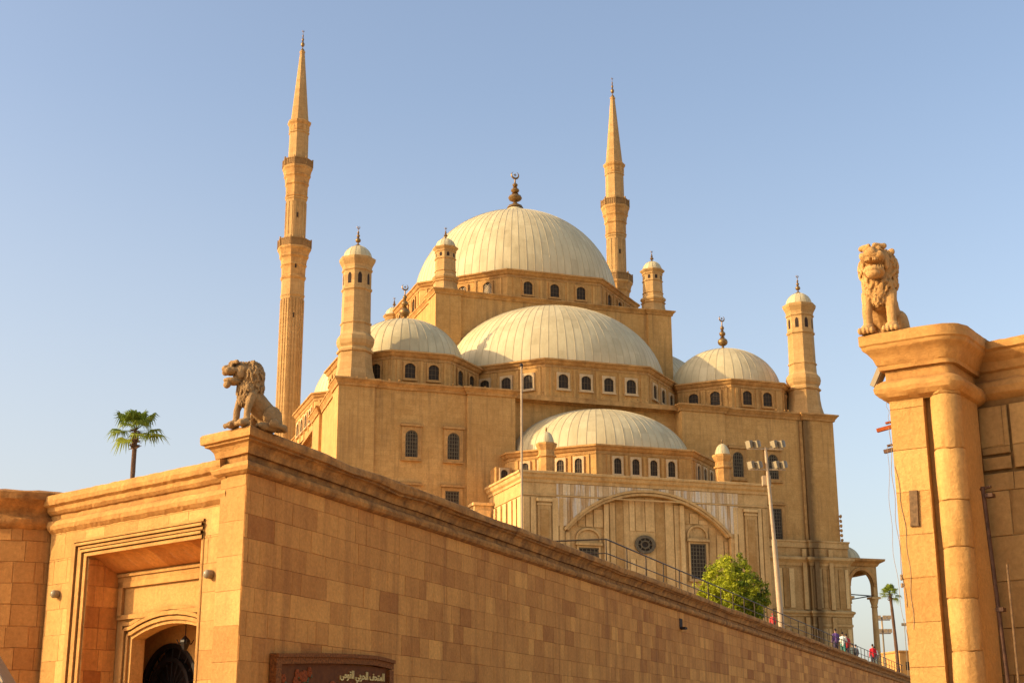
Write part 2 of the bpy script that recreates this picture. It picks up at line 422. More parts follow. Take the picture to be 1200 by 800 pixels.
WC = {}
def window(parent, x, y, z, ang, w, h, rise, fw=.22, kind='drum', fmat='white', label=None):
    """z = sill height; ang: direction (radians) of the outward normal in the parent's frame"""
    key = (round(w, 2), round(h, 2), round(rise, 2), fw, kind, fmat)
    if key not in WC:
        zs = h-rise; cv = (seg if rise < w*.35 else ell)(w/2, zs, rise) if rise > 0 else (lambda x: zs)
        g = B()
        P = arch_pts(0, w/2, zs, cv, 0, 12)
        g.f([g.v(px, -.03, pz) for px, pz in P])
        gm = g.fin('window', 'glass'); bpy.data.objects.remove(gm); gme = bpy.data.meshes[-1] if False else None
        g = B(); g.f([g.v(px, -.03, pz) for px, pz in P]); o = g.fin('window', 'glass'); me0 = o.data; bpy.data.objects.remove(o)
        g = B()
        if kind != 'plain':
            g.arch_wall(-w/2-fw, w/2+fw, -fw*.8, h+fw, -.16, 0, 0, w/2, zs, cv, 0, 12)
            g.box(-w/2-fw, w/2+fw, -.16, 0, h+fw, h+fw+.001)
            for sx in (-1, 1): g.f([g.v(sx*(w/2+fw), -.16, -fw*.8), g.v(sx*(w/2+fw), 0, -fw*.8), g.v(sx*(w/2+fw), 0, h+fw), g.v(sx*(w/2+fw), -.16, h+fw)])
            g.box(-w/2-fw-.06, w/2+fw+.06, -.24, 0, -fw*.8-.1, -fw*.8)
            if kind == 'facade':
                g.box(-w/2-fw-.12, w/2+fw+.12, -.3, 0, h+fw+.02, h+fw+.2)
                g.box(-w/2-fw-.05, w/2+fw+.05, -.22, 0, h+fw+.2, h+fw+.3)
        o = g.fin('frame', fmat); me1 = o.data; bpy.data.objects.remove(o)
        g = B()
        if kind == 'lattice':
            n = 5
            for i in range(-n, n+1):
                for sgn in (-1, 1):
                    xx = i*w/n
                    a = Vector((xx, 0)); bb = Vector((xx+sgn*h, h))
                    pa = pb = None; pts_ = []
                    for k in range(41):
                        p = a.lerp(bb, k/40)
                        if abs(p.x) <= w/2 and p.y <= cv(p.x): pts_.append(p)
                    if len(pts_) > 1: g.tube((pts_[0].x, -.06, pts_[0].y), (pts_[-1].x, -.06, pts_[-1].y), .035, .035, 4)
            gmat = 'plaster_grille'
        else:
            nx = 3 if kind == 'drum' else 5
            bw = .02 if kind == 'drum' else .03
            for i in range(1, nx):
                xx = -w/2+w*i/nx; g.box(xx-bw, xx+bw, -.08, -.05, 0, cv(xx)-.02)
            nz = max(2, int(h/(.45 if kind == 'drum' else .3)))
            for i in range(1, nz):
                zz = h*i/nz
                hx = w/2 if zz < zs else w/2*math.sqrt(max(0, 1-((zz-zs)/max(.01, rise))**2))
                g.box(-hx, hx, -.085, -.055, zz-bw, zz+bw)
            if kind != 'drum':
                g.band(0, P, -.1, -.1, -.04)
            gmat = 'grille' if kind == 'drum' else 'bronze'
        o = g.fin('grille', gmat); me2 = o.data; bpy.data.objects.remove(o)
        WC[key] = (me0, me1, me2)
    me0, me1, me2 = WC[key]
    o = bpy.data.objects.new('window', me0); col.objects.link(o); o.parent = parent
    o.location = (x, y, z-rootz(parent)); o.rotation_euler = (0, 0, ang+math.pi/2)
    if label: o['label'] = label
    for nm, me in (('frame', me1), ('grille', me2)):
        if len(me.polygons):
            c = bpy.data.objects.new(nm, me); col.objects.link(c); c.parent = o
    return o

def ell_dome(parent, c, rad, h, z0, n, rows=9, a0=0, a1=2*math.pi, name='dome', seed=1, rib=.045, label=None, zexp=1):
    """panelled lead dome with raised seams"""
    b = B(); r = random.Random(seed); tn = {}
    full = abs(a1-a0-2*math.pi) < 1e-6
    def P(th, ph, k=0): return (c[0]+(rad+k)*math.cos(ph)*math.cos(th), c[1]+(rad+k)*math.cos(ph)*math.sin(th), z0+(h+k)*math.sin(ph))
    nph = 20; ph1 = math.pi/2*.985
    for i in range(n):
        t0, t1 = a0+(a1-a0)*i/n, a0+(a1-a0)*(i+1)/n; off = r.random()*.08
        for j in range(nph):
            p0, p1 = ph1*j/nph, ph1*(j+1)/nph
            key = (i, int((j+off*20)/(nph/rows))); tn.setdefault(key, r.random())
            b.f([b.v(*P(t0, p0)), b.v(*P(t1, p0)), b.v(*P(t1, p1)), b.v(*P(t0, p1))], tn[key])
        # raised seam at t0
        hw = rib/rad
        for j in range(nph-1):
            p0, p1 = ph1*j/nph, ph1*(j+1)/nph
            e0, e1 = hw/max(.15, math.cos(p0)), hw/max(.15, math.cos(p1))
            A = [P(t0-e0, p0, .0), P(t0-e0*.6, p0, rib*.7), P(t0+e0*.6, p0, rib*.7), P(t0+e0, p0, .0)]
            C = [P(t0-e1, p1, .0), P(t0-e1*.6, p1, rib*.7), P(t0+e1*.6, p1, rib*.7), P(t0+e1, p1, .0)]
            for k in range(3): b.f([b.v(*A[k]), b.v(*A[k+1]), b.v(*C[k+1]), b.v(*C[k])], -.6)
    return b.fin(name, 'dome', parent, smooth=35, label=label)

def finial(parent, x, y, z0, z1, rb, name='finial', crescent=True):
    """turned spindle with bulbs under a crescent; rb = radius of the largest bulb"""
    H = z1-z0; cr = min(rb*.62, H*.13) if crescent else 0
    zt = z1-2*cr
    prof = [(rb*1.2, z0-.05), (rb*1.0, z0+H*.05), (rb*.45, z0+H*.1), (rb*.3, z0+H*.13)]
    def bulb(zc, r, hh):
        for i in range(7):
            a = -math.pi/2+math.pi*i/6
            prof.append((max(rb*.16, r*math.cos(a)), zc+hh*math.sin(a)))
    Hs = zt-z0
    bulb(z0+Hs*.34, rb, Hs*.13); prof.append((rb*.5, z0+Hs*.49))
    bulb(z0+Hs*.60, rb*.62, Hs*.085); prof.append((rb*.35, z0+Hs*.71))
    bulb(z0+Hs*.79, rb*.4, Hs*.06); prof.append((rb*.12, z0+Hs*.88)); prof.append((rb*.1, zt))
    b = B(); b.lathe(prof, 12, (x, y), apothem=False)
    if crescent:
        zc = zt+cr; N = 20; prev = None
        for i in range(N+1):
            a = math.pi/2+.45+(2*math.pi-.9)*i/N
            th = cr*.24*math.sin(math.pi*i/N)+.006
            ring = []
            for k in range(5):
                q = 2*math.pi*k/5; rr = cr*.86+th*math.cos(q)
                ring.append(b.v(x+rr*math.cos(a), y+th*math.sin(q), zc+rr*math.sin(a)))
            if prev:
                for k in range(5): b.f([prev[k], prev[(k+1) % 5], ring[(k+1) % 5], ring[k]])
            prev = ring
        b.box(x-cr*.1, x+cr*.1, y-.02, y+.02, zc-cr*.35, zc+cr*.35); b.box(x-cr*.35, x+cr*.35, y-.018, y+.018, zc-cr*.1, zc+cr*.1)
    return b.fin(name, 'finial', parent, smooth=40)

OCT = [(math.cos(R(22.5+45*i)), math.sin(R(22.5+45*i))) for i in range(8)]
def octagon(c, ap, which=None):
    k = ap/math.cos(R(22.5)); return [(c[0]+k*x, c[1]+k*y) for x, y in OCT]

# ------------------------------------------------------------------ THE MOSQUE
MA = .3278
mosque = thing('mosque', 'great pale-domed limestone mosque with stacked half domes and corner turrets behind the long wall', 'mosque',
               (-14.775, 117.25, TZ), MA, absz=True)
W = 48.0; TOP = 29.8
def hall_path():
    side = [(0, 0), (3.2, 0), (3.2, .28), (11.5, .28), (11.5, 0), (15.9, 0), (15.9, 1.5), (32.1, 1.5), (32.1, 0), (36.5, 0), (36.5, .28), (44.8, .28), (44.8, 0)]
    P = []
    for k in range(4):
        for x, y in side:
            for _ in range(k): x, y = W-y, x
            P.append((x, y))
    return P
hp = hall_path()
def flank(b):      # the left flank is slightly skewed inwards towards the back
    for v in b.bm.verts:
        if v.co.x < 12: v.co.x += .055*max(0, v.co.y)*(1-max(0, v.co.x)/12)
b = B(); b.extrude(hp, TZ-.3, TOP-.35); flank(b); b.fin('wall', 'mosque', mosque)
cp = [(0, -.6), (.12, -.6), (.16, -.42), (.34, -.2), (.38, -.12), (.44, -.12), (.44, .02), (.36, .05), (-.9, .05)]
b = B(); b.sweep(hp, [(u, TOP+z) for u, z in cp], True, step=.8); b.rough(.045, 1.3, 3); flank(b); b.fin('cornice', 'mosque_trim', mosque)
b = B(); b.extrude([(.5, .5), (W-.5, .5), (W-.5, W-.5), (.5, W-.5)], TOP-.5, TOP-.05); flank(b); b.fin('roof', 'mosque_trim', mosque)
# square block below the main dome
BC = (24.3, 24.2); BH = 12.6; BT = 42.5
def sq_path(c, h, p, st):
    side = [(-h, -h), (-h+p, -h), (-h+p, -h+st), (h-p, -h+st), (h-p, -h)]
    P = []
    for k in range(4):
        for x, y in side:
            for _ in range(k): x, y = -y, x
            P.append((c[0]+x, c[1]+y))
    return P
bp = sq_path(BC, BH, 2.6, .3)
b = B(); b.extrude(bp, TOP-.2, BT-.3); b.fin('dome_block', 'mosque', mosque)
b = B(); b.sweep(bp, [(u*.85, BT+z*.8) for u, z in cp], True, step=.8); b.rough(.03, 1.5, 5)
b.fin('block_cornice', 'mosque_trim', mosque)
b = B(); b.box(BC[0]-BH+.4, BC[0]+BH-.4, BC[1]-BH+.4, BC[1]+BH-.4, BT-.4, BT-.06); b.fin('block_roof', 'mosque_trim', mosque)

def drum(parent, c, ap, z0, z1, nwin, spacing, ww, wh, faces=range(8), wz=None, wallname='drum', fmat='white', rise=.28, lat=(), pil=True, poly=None, mat='mosque'):
    P = poly or octagon(c, ap)
    bp_ = B(); bp_.extrude(P, z0, z1-.3)
    b = B(); b.sweep(P, [(0, z1-.75), (.06, z1-.75), (.06, z1-.68), (.02, z1-.66), (.02, z1-.5), (.14, z1-.42), (.3, z1-.18), (.42, z1-.14), (.42, z1), (.34, z1+.03), (-.9, z1+.05)], True, step=.7)
    b.rough(.03, 1.5, 1); b.fin(wallname+'_cornice', 'mosque_trim', parent)
    for k in faces:
        a, e = Vector(P[k]), Vector(P[(k+1) % len(P)]); d = (e-a); L = d.length; d.normalize(); nn = Vector((d.y, -d.x)); mid = (a+e)/2
        ang = math.atan2(nn.y, nn.x)
        n_ = nwin(k) if callable(nwin) else nwin
        if n_:
            for i in range(n_):
                p = mid+d*((i-(n_-1)/2)*spacing)
                kind = 'lattice' if k in lat else 'drum'
                window(parent, p.x, p.y, wz if wz is not None else z0+.75, ang, ww, wh, rise, .16, kind, fmat)
                # pilaster strips between the windows
            if pil:
                for i in range(n_+1):
                    p = mid+d*((i-n_/2)*spacing)
                    bp_.T = Matrix.Translation((p.x, p.y, 0)) @ Matrix.Rotation(ang+math.pi/2, 4, 'Z')
                    bp_.box(-.13, .13, -.09, .05, z0, z1-.78)
    bp_.T = None; bp_.fin(wallname, mat, parent)
    return P

# main drum + dome   (octagon faces: 0 = +Y+X ... ; front face index 5)
MC = (24.25, 24.2)
drum(mosque, MC, 12.1, BT-.1, 45.4, 3, 2.85, .95, 1.35, faces=(3, 4, 5, 6, 7), wz=42.95, wallname='main_drum', lat=(4,), fmat='mosque_trim')
ell_dome(mosque, MC, 11.12, 10.7, 45.4, 84, 8, name='main_dome', seed=2, rib=.03)
o = finial(mosque, MC[0], MC[1], 57.0, 61.4, .78)
b = B(); b.lathe([(1.6, 55.75), (1.5, 56.2), (1.15, 56.6), (.7, 56.95), (.35, 57.2)], 16, MC, apothem=False); b.fin('dome_cap', 'dome', mosque, smooth=40)
# four half domes
for k, (c, nm) in enumerate((((24.0, 12.7), 'front'), ((13.9, 25.3), 'left'), ((36.2, 24.3), 'right'), ((24.2, 35.8), 'rear'))):
    fc = {0: (4, 5, 6), 1: (2, 3, 4), 2: (6, 7, 0), 3: ()}[k]
    drum(mosque, c, 12.1, TOP-.2, 33.2, 4, 2.22, .95, 1.3, faces=fc, wz=30.55, wallname='half_dome_drum', lat=())
    ell_dome(mosque, c, 11.3, 8.4, 33.2, 84, 7, name='half_dome', seed=10+k, rib=.028)
# corner domes
for k, c in enumerate(((7.6, 7.6), (40.6, 7.6), (10.2, 40.4), (40.4, 40.4))):
    drum(mosque, c, 6.45, TOP-.2, 32.9, 2, 2.15, .95, 1.35, faces={0: (3, 4, 5, 6), 1: (4, 5, 6, 7), 2: (4,), 3: ()}[k], wz=30.5, wallname='corner_drum', fmat='mosque_trim')
    ell_dome(mosque, c, 5.55, 4.75, 32.9, 40, 4, name='corner_dome', seed=20+k, rib=.03)
    finial(mosque, c[0], c[1], 37.4, 41.3, .52)

# corner turrets
def turret(parent, x, y, z0, k, kz, base_sq=1.82, fl_=1.95):
    """k: horizontal scale, kz: vertical scale"""
    Z = lambda h: z0+h*kz
    b = B()
    n = 8; kk = 1/math.cos(math.pi/8)
    def octr(r, h): return [(x+r*k*kk*px, y+r*k*kk*py, Z(h)) for px, py in OCT]
    def sqr(r, h):
        q = []
        for px, py in OCT:
            m = max(abs(px), abs(py)); q.append((x+r*k*px/m, y+r*k*py/m, Z(h)))
        return q
    # square foot melting into the octagon in weathered steps
    b.rings([sqr(base_sq, 0), sqr(base_sq-.04, .35), [tuple(Vector(a).lerp(Vector(c), .35)) for a, c in zip(sqr(1.66, 1.0), octr(1.5, 1.0))],
             [tuple(Vector(a).lerp(Vector(c), .7)) for a, c in zip(sqr(1.6, 1.7), octr(1.48, 1.7))], octr(1.48, 2.5),
             octr(1.62, 2.55), octr(1.66, 2.7), octr(1.5, 2.8), octr(1.44, 3.0), octr(1.6, 3.25), octr(1.68, 3.6), octr(1.62, 3.95), octr(1.45, 4.15), octr(1.34, 4.3), octr(1.31, 5.1),
             octr(1.4, 5.15), octr(1.4, 5.28), octr(1.3, 5.33), octr(1.27, 8.15), octr(1.38, 8.25), octr(1.38, 8.4), octr(1.28, 8.48),
             octr(1.28, 9.95), octr(1.38, 10.05), octr(1.38, 10.18), octr(1.3, 10.25), octr(1.36, 10.5), octr(1.6, 10.95), octr(1.64, 11.2), octr(1.52, 11.25)])
    t = b.fin('turret', 'tower', parent)
    dh = 1.42*k
    ell_dome(t, (x, y), 1.38*k, dh, Z(11.2), 16, 1, name='dome', seed=5, rib=.02)
    finial(t, x, y, Z(11.2)+dh*.97, Z(11.2)+dh+fl_, .27*k)
    for i in range(8):
        g = B(); a = R(45*i)
        g.T = Matrix.Translation((x, y, 0)) @ Matrix.Rotation(a+math.pi/2, 4, 'Z')
        r0 = 1.285*k; w_ = .19*k; h0, h1 = Z(8.75), Z(9.5)
        g.f([g.v(px*k, -r0, pz) for px, pz in ((-.19, h0), (.19, h0), (.19, h1), (.11, h1+.2*kz), (0, h1+.28*kz), (-.11, h1+.2*kz), (-.19, h1))])
        g.T = None; g.fin('opening', 'recess', t)
    return t
for (x, y) in ((1.72, 1.75), (W-1.9, 1.75), (W-1.8, W-1.8)):
    turret(mosque, x, y, 29.9, .93, 1.0)
for (x, y) in ((13.05, 13.0), (35.55, 13.0), (13.9, 37.3), (35.5, 35.5)):
    turret(mosque, x, y, BT, .74, .42, fl_=1.25)

# facade windows
for (xc, z0, w_, h_, rs) in ((6.53, 23.35, 1.12, 2.35, .56), (10.28, 23.35, 1.1, 2.35, .56), (37.75, 23.35, 1.1, 2.35, .56), (41.4, 23.35, 1.1, 2.35, .56)):
    window(mosque, xc, .28, z0, -math.pi/2, w_, h_, rs, .3, 'facade', 'mosque_trim')
for xc in (6.5, 10.2, 41.4):
    window(mosque, xc, .28, 17.7, -math.pi/2, 1.25, 2.9, 0, .3, 'facade', 'mosque_trim')
for yc in (6.5, 10.3, 37.7, 41.4):
    window(mosque, W-.28, yc, 23.35, 0, 1.1, 2.35, .56, .3, 'facade', 'mosque_trim')
# rain stains / downpipe groove beside the right corner pier
b = B(); b.box(44.45, 44.72, .16, .29, TZ, TOP-.7); b.fin('downpipe', 'mosque_trim', mosque)
# weathered alabaster cladding of the lower right part
rg = random.Random(4)
clp = [(35.6, -.25), (44.3, -.25), (44.3, -.55), (48.35, -.55), (48.35, 8)]
b = B(); b.sweep(clp, [(0, TZ-.3), (0, 17.0), (-.6, 17.1)], False, tone=.35); b.fin('cladding', 'marble', mosque)
b = B()
b.sweep(clp, [(0, 17.0), (.08, 17.02), (.1, 17.5), (.16, 17.55), (.16, 17.68), (-.5, 17.7)], False, step=1.0)
b.sweep(clp, [(0, 15.35), (.06, 15.35), (.14, 15.6), (.36, 15.85), (.42, 15.9), (.42, 16.1), (.1, 16.2), (.02, 16.2)], False, step=1.0)
b.sweep(clp, [(0, 10.75), (.1, 10.8), (.12, 10.95), (.26, 11.1), (.26, 11.25), (.04, 11.35)], False, step=1.0)
b.sweep(clp, [(0, 9.9), (.06, 9.9), (.06, 10.1), (0, 10.1)], False, step=1.0)
b.rough(.025, 2, 3); b.fin('cladding_cornice', 'marble', mosque)
b = B()
def panels(b, x0, x1, y, z0, z1, rg, wmin=.34, wmax=.62, gap=.1, proud=.07):
    x = x0
    while x < x1-.2:
        w_ = min(rg.uniform(wmin, wmax), x1-x); t = max(.0, min(1, rg.choice((.2, .35, .55, .8, .95))+rg.uniform(-.1, .1)))
        b.box(x, x+w_, y-proud*rg.uniform(.6, 1.2), y+.02, z0, z1, t)
        x += w_+gap*rg.uniform(.6, 1.5)
for (z0, z1) in ((11.55, 15.1), (TZ, 9.7)):
    panels(b, 35.8, 43.0, -.25, z0, z1, rg); panels(b, 44.5, 48.2, -.55, z0, z1, rg)
for x in (36.2, 40.2, 43.6, 44.7, 46.2):   # pilasters
    y = -.25 if x < 44 else -.55
    b.box(x, x+.42, y-.2, y, 11.4, 16.9, .5); b.box(x, x+.42, y-.2, y, TZ, 10.7, .35)
b.fin('cladding_panels', 'marble', mosque)
b = B(); cv = ell(.95, 8.4, .95); b.band(41.4, arch_pts(41.4, .95, 8.4, lambda x: cv(x), TZ), .22, -.62, -.2); b.fin('blind_arch', 'marble', mosque)
# small statue-like crockets up the right edge
b = B()
for i in range(6): b.ball((48.1, -.1, 17.9+i*.45), (.14, .14, .17), 8, 6)
b.rough(.04, 4); b.fin('stone_crockets', 'mosque_trim', mosque)
# birds' perch stubs on the cornice
b = B()
rr = random.Random(9)
for i in range(26):
    x = rr.uniform(.5, 47.5); b.ball((x, -.2+rr.uniform(-.1, .3), TOP+.1), (.1, .07, .09), 6, 5)
b.fin('weathered_stubs', 'mosque_trim', mosque)

# ------------------------------------------------------------------ MINARETS
def minaret(x, y, label):
    p = Vector((-14.775+x*math.cos(MA)-y*math.sin(MA), 117.25+x*math.sin(MA)+y*math.cos(MA)))
    t = thing('minaret', label, 'minaret', (p.x, p.y, TZ), MA, 'slender pencil-shaped minarets', absz=True)
    b = B()
    b.lathe([(2.6, TZ), (2.6, 24), (1.5, 27), (1.42, 27.5), (1.38, 50.2), (1.45, 50.3), (1.45, 50.5), (1.38, 50.55), (1.38, 52.3)], 8)
    b.lathe([(1.26, 57.3), (1.24, 62.4), (1.34, 62.5), (1.34, 62.65)], 8)
    b.lathe([(1.2, 67.6), (1.17, 71.0), (1.28, 71.1), (1.28, 71.25), (1.18, 71.3)], 8)
    b.fin('shaft', 'tower', t)
    b = B()       # raised flutes on the faces of the two lower stages
    for i in range(8):
        b.T = Matrix.Rotation(R(45*i)+math.pi/2, 4, 'Z')
        for xx in (-.36, 0, .36):
            b.box(xx-.11, xx+.11, -1.46, -1.36, 28, 49.9)
        for xx in (-.28, .28): b.box(xx-.09, xx+.09, -1.31, -1.22, 57.6, 62.1)
    b.fin('flutes', 'tower', t)
    b = B()
    b.lathe([(1.40, 52.3), (1.52, 52.5), (1.52, 52.75), (1.42, 52.85), (1.45, 53.9), (1.56, 54.05), (1.56, 54.2), (1.5, 54.28), (1.58, 54.9), (1.76, 55.15), (1.76, 55.3), (1.72, 55.36), (1.86, 55.85), (2.02, 56.08), (2.02, 56.3), (1.9, 56.32)], 8)
    b.fin('balcony', 'mosque_trim', t)
    def parapet(r, z0, z1):
        q = B(); q.lathe([(r-.02, z0), (r-.02, z1), (r-.14, z1), (r-.14, z0)], 8, cap0=False, cap1=False)
        for i in range(8):
            q.T = Matrix.Rotation(R(45*i)+math.pi/2, 4, 'Z')
            for j in range(5): q.box((j-2)*r*.155-.05, (j-2)*r*.155+.05, -r-.03, -r+.02, z0+.1, z1-.12)
            q.box(-r*.41, r*.41, -r-.05, -r+.02, z1-.12, z1)
            q.T = Matrix.Rotation(R(45*i+22.5)+math.pi/2, 4, 'Z'); q.box(-.07, .07, -r*1.085-.06, -r*1.03, z0, z1+.18)
        q.fin('parapet', 'parapet', t)
    parapet(2.0, 56.3, 57.25)
    b = B(); b.lathe([(1.3, 62.65), (1.4, 62.8), (1.4, 62.92), (1.32, 63.0), (1.34, 64.2), (1.46, 64.35), (1.46, 64.48), (1.42, 64.55), (1.5, 65.2), (1.64, 65.42), (1.64, 65.55), (1.6, 65.6), (1.72, 66.15), (1.84, 66.38), (1.84, 66.6), (1.7, 66.62)], 8)
    b.fin('balcony', 'mosque_trim', t)
    parapet(1.82, 66.6, 67.5)
    b = B(); b.lathe([(1.2, 71.25), (1.26, 71.5), (1.26, 72.1), (1.42, 72.35), (1.45, 72.6), (1.3, 72.7)], 8)
    for i in range(8):
        b.T = Matrix.Rotation(R(45*i)+math.pi/2, 4, 'Z')
        b.ball((0, -1.27, 71.8), (.2, .05, .2), 8, 6)
    b.fin('collar', 'mosque_trim', t)
    b = B(); b.lathe([(1.12, 72.65), (1.02, 73.6), (.3, 82.0), (.36, 82.05), (.36, 82.2), (.2, 82.3)], 8); b.fin('spire', 'tower', t)
    b = B(); b.lathe([(.2, 82.3), (.22, 82.5), (.1, 82.7)], 8); finial(t, 0, 0, 82.3, 85.2, .24); b.bm.free()
    for (z, k) in ((47.5, 5), (53.6, 5), (60, 5)):
        g = B()
        g.T = Matrix.Rotation(R(45*k+45)+math.pi/2, 4, 'Z')
        if z == 60: g.box(-.09, .09, -1.33, -1.2, z, z+.55)
        elif z < 50: g.box(-.09, .09, -1.475, -1.2, z, z+.55)
        else: g.box(-.09, .09, -1.56, -1.2, z, z+.5)
        g.T = None; g.fin('slit_window', 'recess', t)
    for c in t.children:
        if c.name.split('.')[0] != 'finial': c.scale = (.93, .93, 1)
    return t
minaret(3.12, 43.7, 'tall minaret standing free at the left, just right of the lion on the wall corner')
minaret(W-3.3, 43.7, 'tall minaret rising behind the right side of the main dome')

# ------------------------------------------------------------------ ANNEX
annex = thing('domed_hall', 'low alabaster-clad hall with wide blind arch and shallow dome against the mosque front', 'building', (-14.775, 117.25, TZ), MA, absz=True)
AX0, AX1, AY, AT = 13.45, 35.6, -8.8, 21.0
b = B(); b.extrude([(AX0, -.05), (AX0, AY+.5), (AX0+.001, AY+.5), (AX1, AY+.5), (AX1, -.05)][0:1]+[(AX0, AY+.5), (AX1, AY+.5), (AX1, -.05)], TZ-.2, AT-.3)
b.fin('body', 'marble', annex)
acx = 24.55; ahw = 7.45; azs = 16.3; cvA = seg(ahw, azs, 3.45)
b = B(); b.tone = .5
b.arch_wall(AX0, AX1, TZ-.2, 20.1, AY, AY+.49, acx, ahw, azs, cvA, TZ-.2, 40, back=False)
for x in (AX0, AX1): b.f([b.v(x, AY, TZ-.2), b.v(x, AY+.5, TZ-.2), b.v(x, AY+.5, 20.1), b.v(x, AY, 20.1)])
b.fin('front_wall', 'marble', annex)
b = B(); b.tone = .55      # streaked frieze, following the arch
rgf = random.Random(8)
def slab(b, x, w_, z0, z1, z2, y, t):
    """upright slab whose foot is cut on the slope of the arch"""
    F = [b.v(*p) for p in ((x, y, z0), (x+w_, y, z1), (x+w_, y, z2), (x, y, z2))]; K = [b.v(*p) for p in ((x, AY, z0), (x+w_, AY, z1), (x+w_, AY, z2), (x, AY, z2))]
    b.f(F, t)
    for i in range(4): b.f([F[i], F[(i+1) % 4], K[(i+1) % 4], K[i]], t)
x = AX0+2.9      # eroded upright slabs of the spandrels
while x < AX1-2.9:
    w_ = rgf.uniform(.22, .5)
    lo = [max(azs+.35 if abs(q-acx) > ahw-.1 else 0, cvA(min(ahw, max(-ahw, q-acx)))+.22) for q in (x, x+w_)]
    if max(lo) < 18.95: slab(b, x, w_, lo[0], lo[1], 19.0, AY-.03-rgf.uniform(0, .03), rgf.choice((.2, .45, .6, .75, .95)))
    slab(b, x, w_, max(19.17, lo[0]), max(19.17, lo[1]), 20.08, AY-.03-rgf.uniform(0, .03), rgf.choice((.3, .5, .75, .95)))
    x += w_+.03
b.fin('frieze', 'marble_frieze', annex)
b = B(); b.band(acx, arch_pts(acx, ahw, azs, cvA, TZ, 40)[1:-1], .2, AY-.14, AY+.2); b.band(acx, arch_pts(acx, ahw-.25, azs-.1, lambda x: cvA(x)-.25, TZ, 40)[1:-1], .2, AY-.05, AY+.45)
b.rough(.02, 2); b.fin('arch_moulding', 'marble', annex)
b = B(); apth = [(AX0, 0), (AX0, AY), (AX1, AY), (AX1, 0)]
b.sweep(apth, [(0, 20.1), (.08, 20.12), (.1, 20.35), (.25, 20.5), (.32, 20.75), (.42, 20.8), (.42, 20.98), (.3, 21.02), (-.8, 21.04)], False, step=.7)
b.sweep(apth, [(0, 19.02), (.07, 19.03), (.07, 19.14), (0, 19.16)], False, step=.7)
b.rough(.03, 2, 2); b.fin('cornice', 'marble', annex)
b = B(); b.box(AX0+.4, AX1-.4, AY+.4, -.1, 20.6, 20.95); b.fin('roof', 'mosque_trim', annex)
b = B()
for (xa, xb) in ((14.75, 15.85), (33.35, 34.45)):     # panelled pilasters with capitals
    b = B(); b.box(xa, xb, AY-.16, AY, TZ, 18.55, .35); b.box(xa-.12, xb+.12, AY-.26, AY, 18.55, 18.8, .7); b.box(xa-.06, xb+.06, AY-.2, AY, 18.25, 18.4, .6)
    b.box(xa+.2, xb-.2, AY-.2, AY-.1, TZ, 17.9, .15); b.fin('pilaster', 'marble', annex)
for (xa, xb, t) in ((13.5, 14.05, .5), (14.15, 14.6, .65), (16.0, 16.5, .7), (16.6, 16.95, .5), (32.3, 32.6, .7), (32.7, 33.2, .5), (34.6, 34.95, .7), (35.05, 35.55, .45)):
    b = B(); b.box(xa, xb, AY-.07, AY, TZ, 18.9, t); b.fin('pilaster', 'marble', annex)
# left side face: bright pilasters
for i, yy in enumerate((-8.7, -7.6, -6.4, -5.0, -3.6, -2.2, -1.0)):
    b.box(AX0-.14, AX0, yy, yy+.75, TZ, 18.9, (.9, .7, .95, .8, .9, .7, .9)[i]) if False else None
    b = B(); b.box(AX0-.14, AX0, yy, yy+.75, TZ, 18.9, (.9, .7, .95, .8, .9, .7, .9)[i]); b.fin('pilaster', 'marble', annex)
# tympanum slabs
b = B(); x = acx-ahw+.08
while x < acx+ahw-.1:
    w_ = min(rg.choice((.45, .6, .75, .8)), acx+ahw-.05-x)
    zt = min(cvA(x-acx), cvA(x+w_-acx))-.3
    inwin = [(18.15, 20.35, 16.75), (28.15, 30.1, 17.4)]
    zb_ = TZ
    for (wa, wb, wz_) in inwin:
        if x+w_ > wa and x < wb: zb_ = wz_
    pr = rg.uniform(.03, .09); dark = rg.choice((.2, .35, .5, .6, .75))
    if 23.0 < x+w_/2 < 25.6:
        b.box(x, x+w_, AY+.5-pr, AY+.5, TZ, 14.3, dark); b.box(x, x+w_, AY+.5-pr, AY+.5, 16.6, zt, dark)
    else: b.box(x, x+w_, AY+.5-pr, AY+.5, zb_, zt, dark)
    x += w_+.09
for xx in (20.65, 28.0-.5, 17.25): b.box(xx, xx+.4, AY+.3, AY+.5, TZ, min(cvA(xx-acx), cvA(xx+.4-acx))-.25, .7)
b.fin('marble_slabs', 'marble', annex)
window(annex, 19.28, AY+.5, 12.2, -math.pi/2, 1.75, 2.85, 0, .16, 'facade', 'marble')
window(annex, 29.1, AY+.5, 12.85, -math.pi/2, 1.45, 2.9, 0, .16, 'facade', 'marble')
b = B()
for cx_, hw_, z_ in ((19.28, .95, 15.75), (29.1, .8, 16.4)):
    cv = ell(hw_, z_, .75); b.band(cx_, arch_pts(cx_, hw_, z_, cv, z_-.3), .16, AY+.36, AY+.5)
b.fin('blind_arches', 'marble', annex)
b = B()
N = 32
for r0, r1, y0, t_ in ((.62, .88, AY+.33, .3), (.28, .4, AY+.36, .3)):
    A = []
    for i in range(N):
        a = 2*math.pi*i/N; A.append([b.v(24.3+rr_*1.05*math.cos(a), yy, 15.5+rr_*.86*math.sin(a)) for rr_, yy in ((r0, AY+.5), (r0, y0), (r1, y0), (r1, AY+.5))])
    for i in range(N):
        for j in range(3): b.f([A[i][j], A[i][j+1], A[(i+1) % N][j+1], A[(i+1) % N][j]], t_)
for i in range(8):
    a = 2*math.pi*i/8; b.tube((24.3+.3*math.cos(a), AY+.4, 15.5+.25*math.sin(a)), (24.3+.65*math.cos(a), AY+.4, 15.5+.56*math.sin(a)), .04, .04, 5)
ocu = b.fin('oculus', 'bronze', annex)
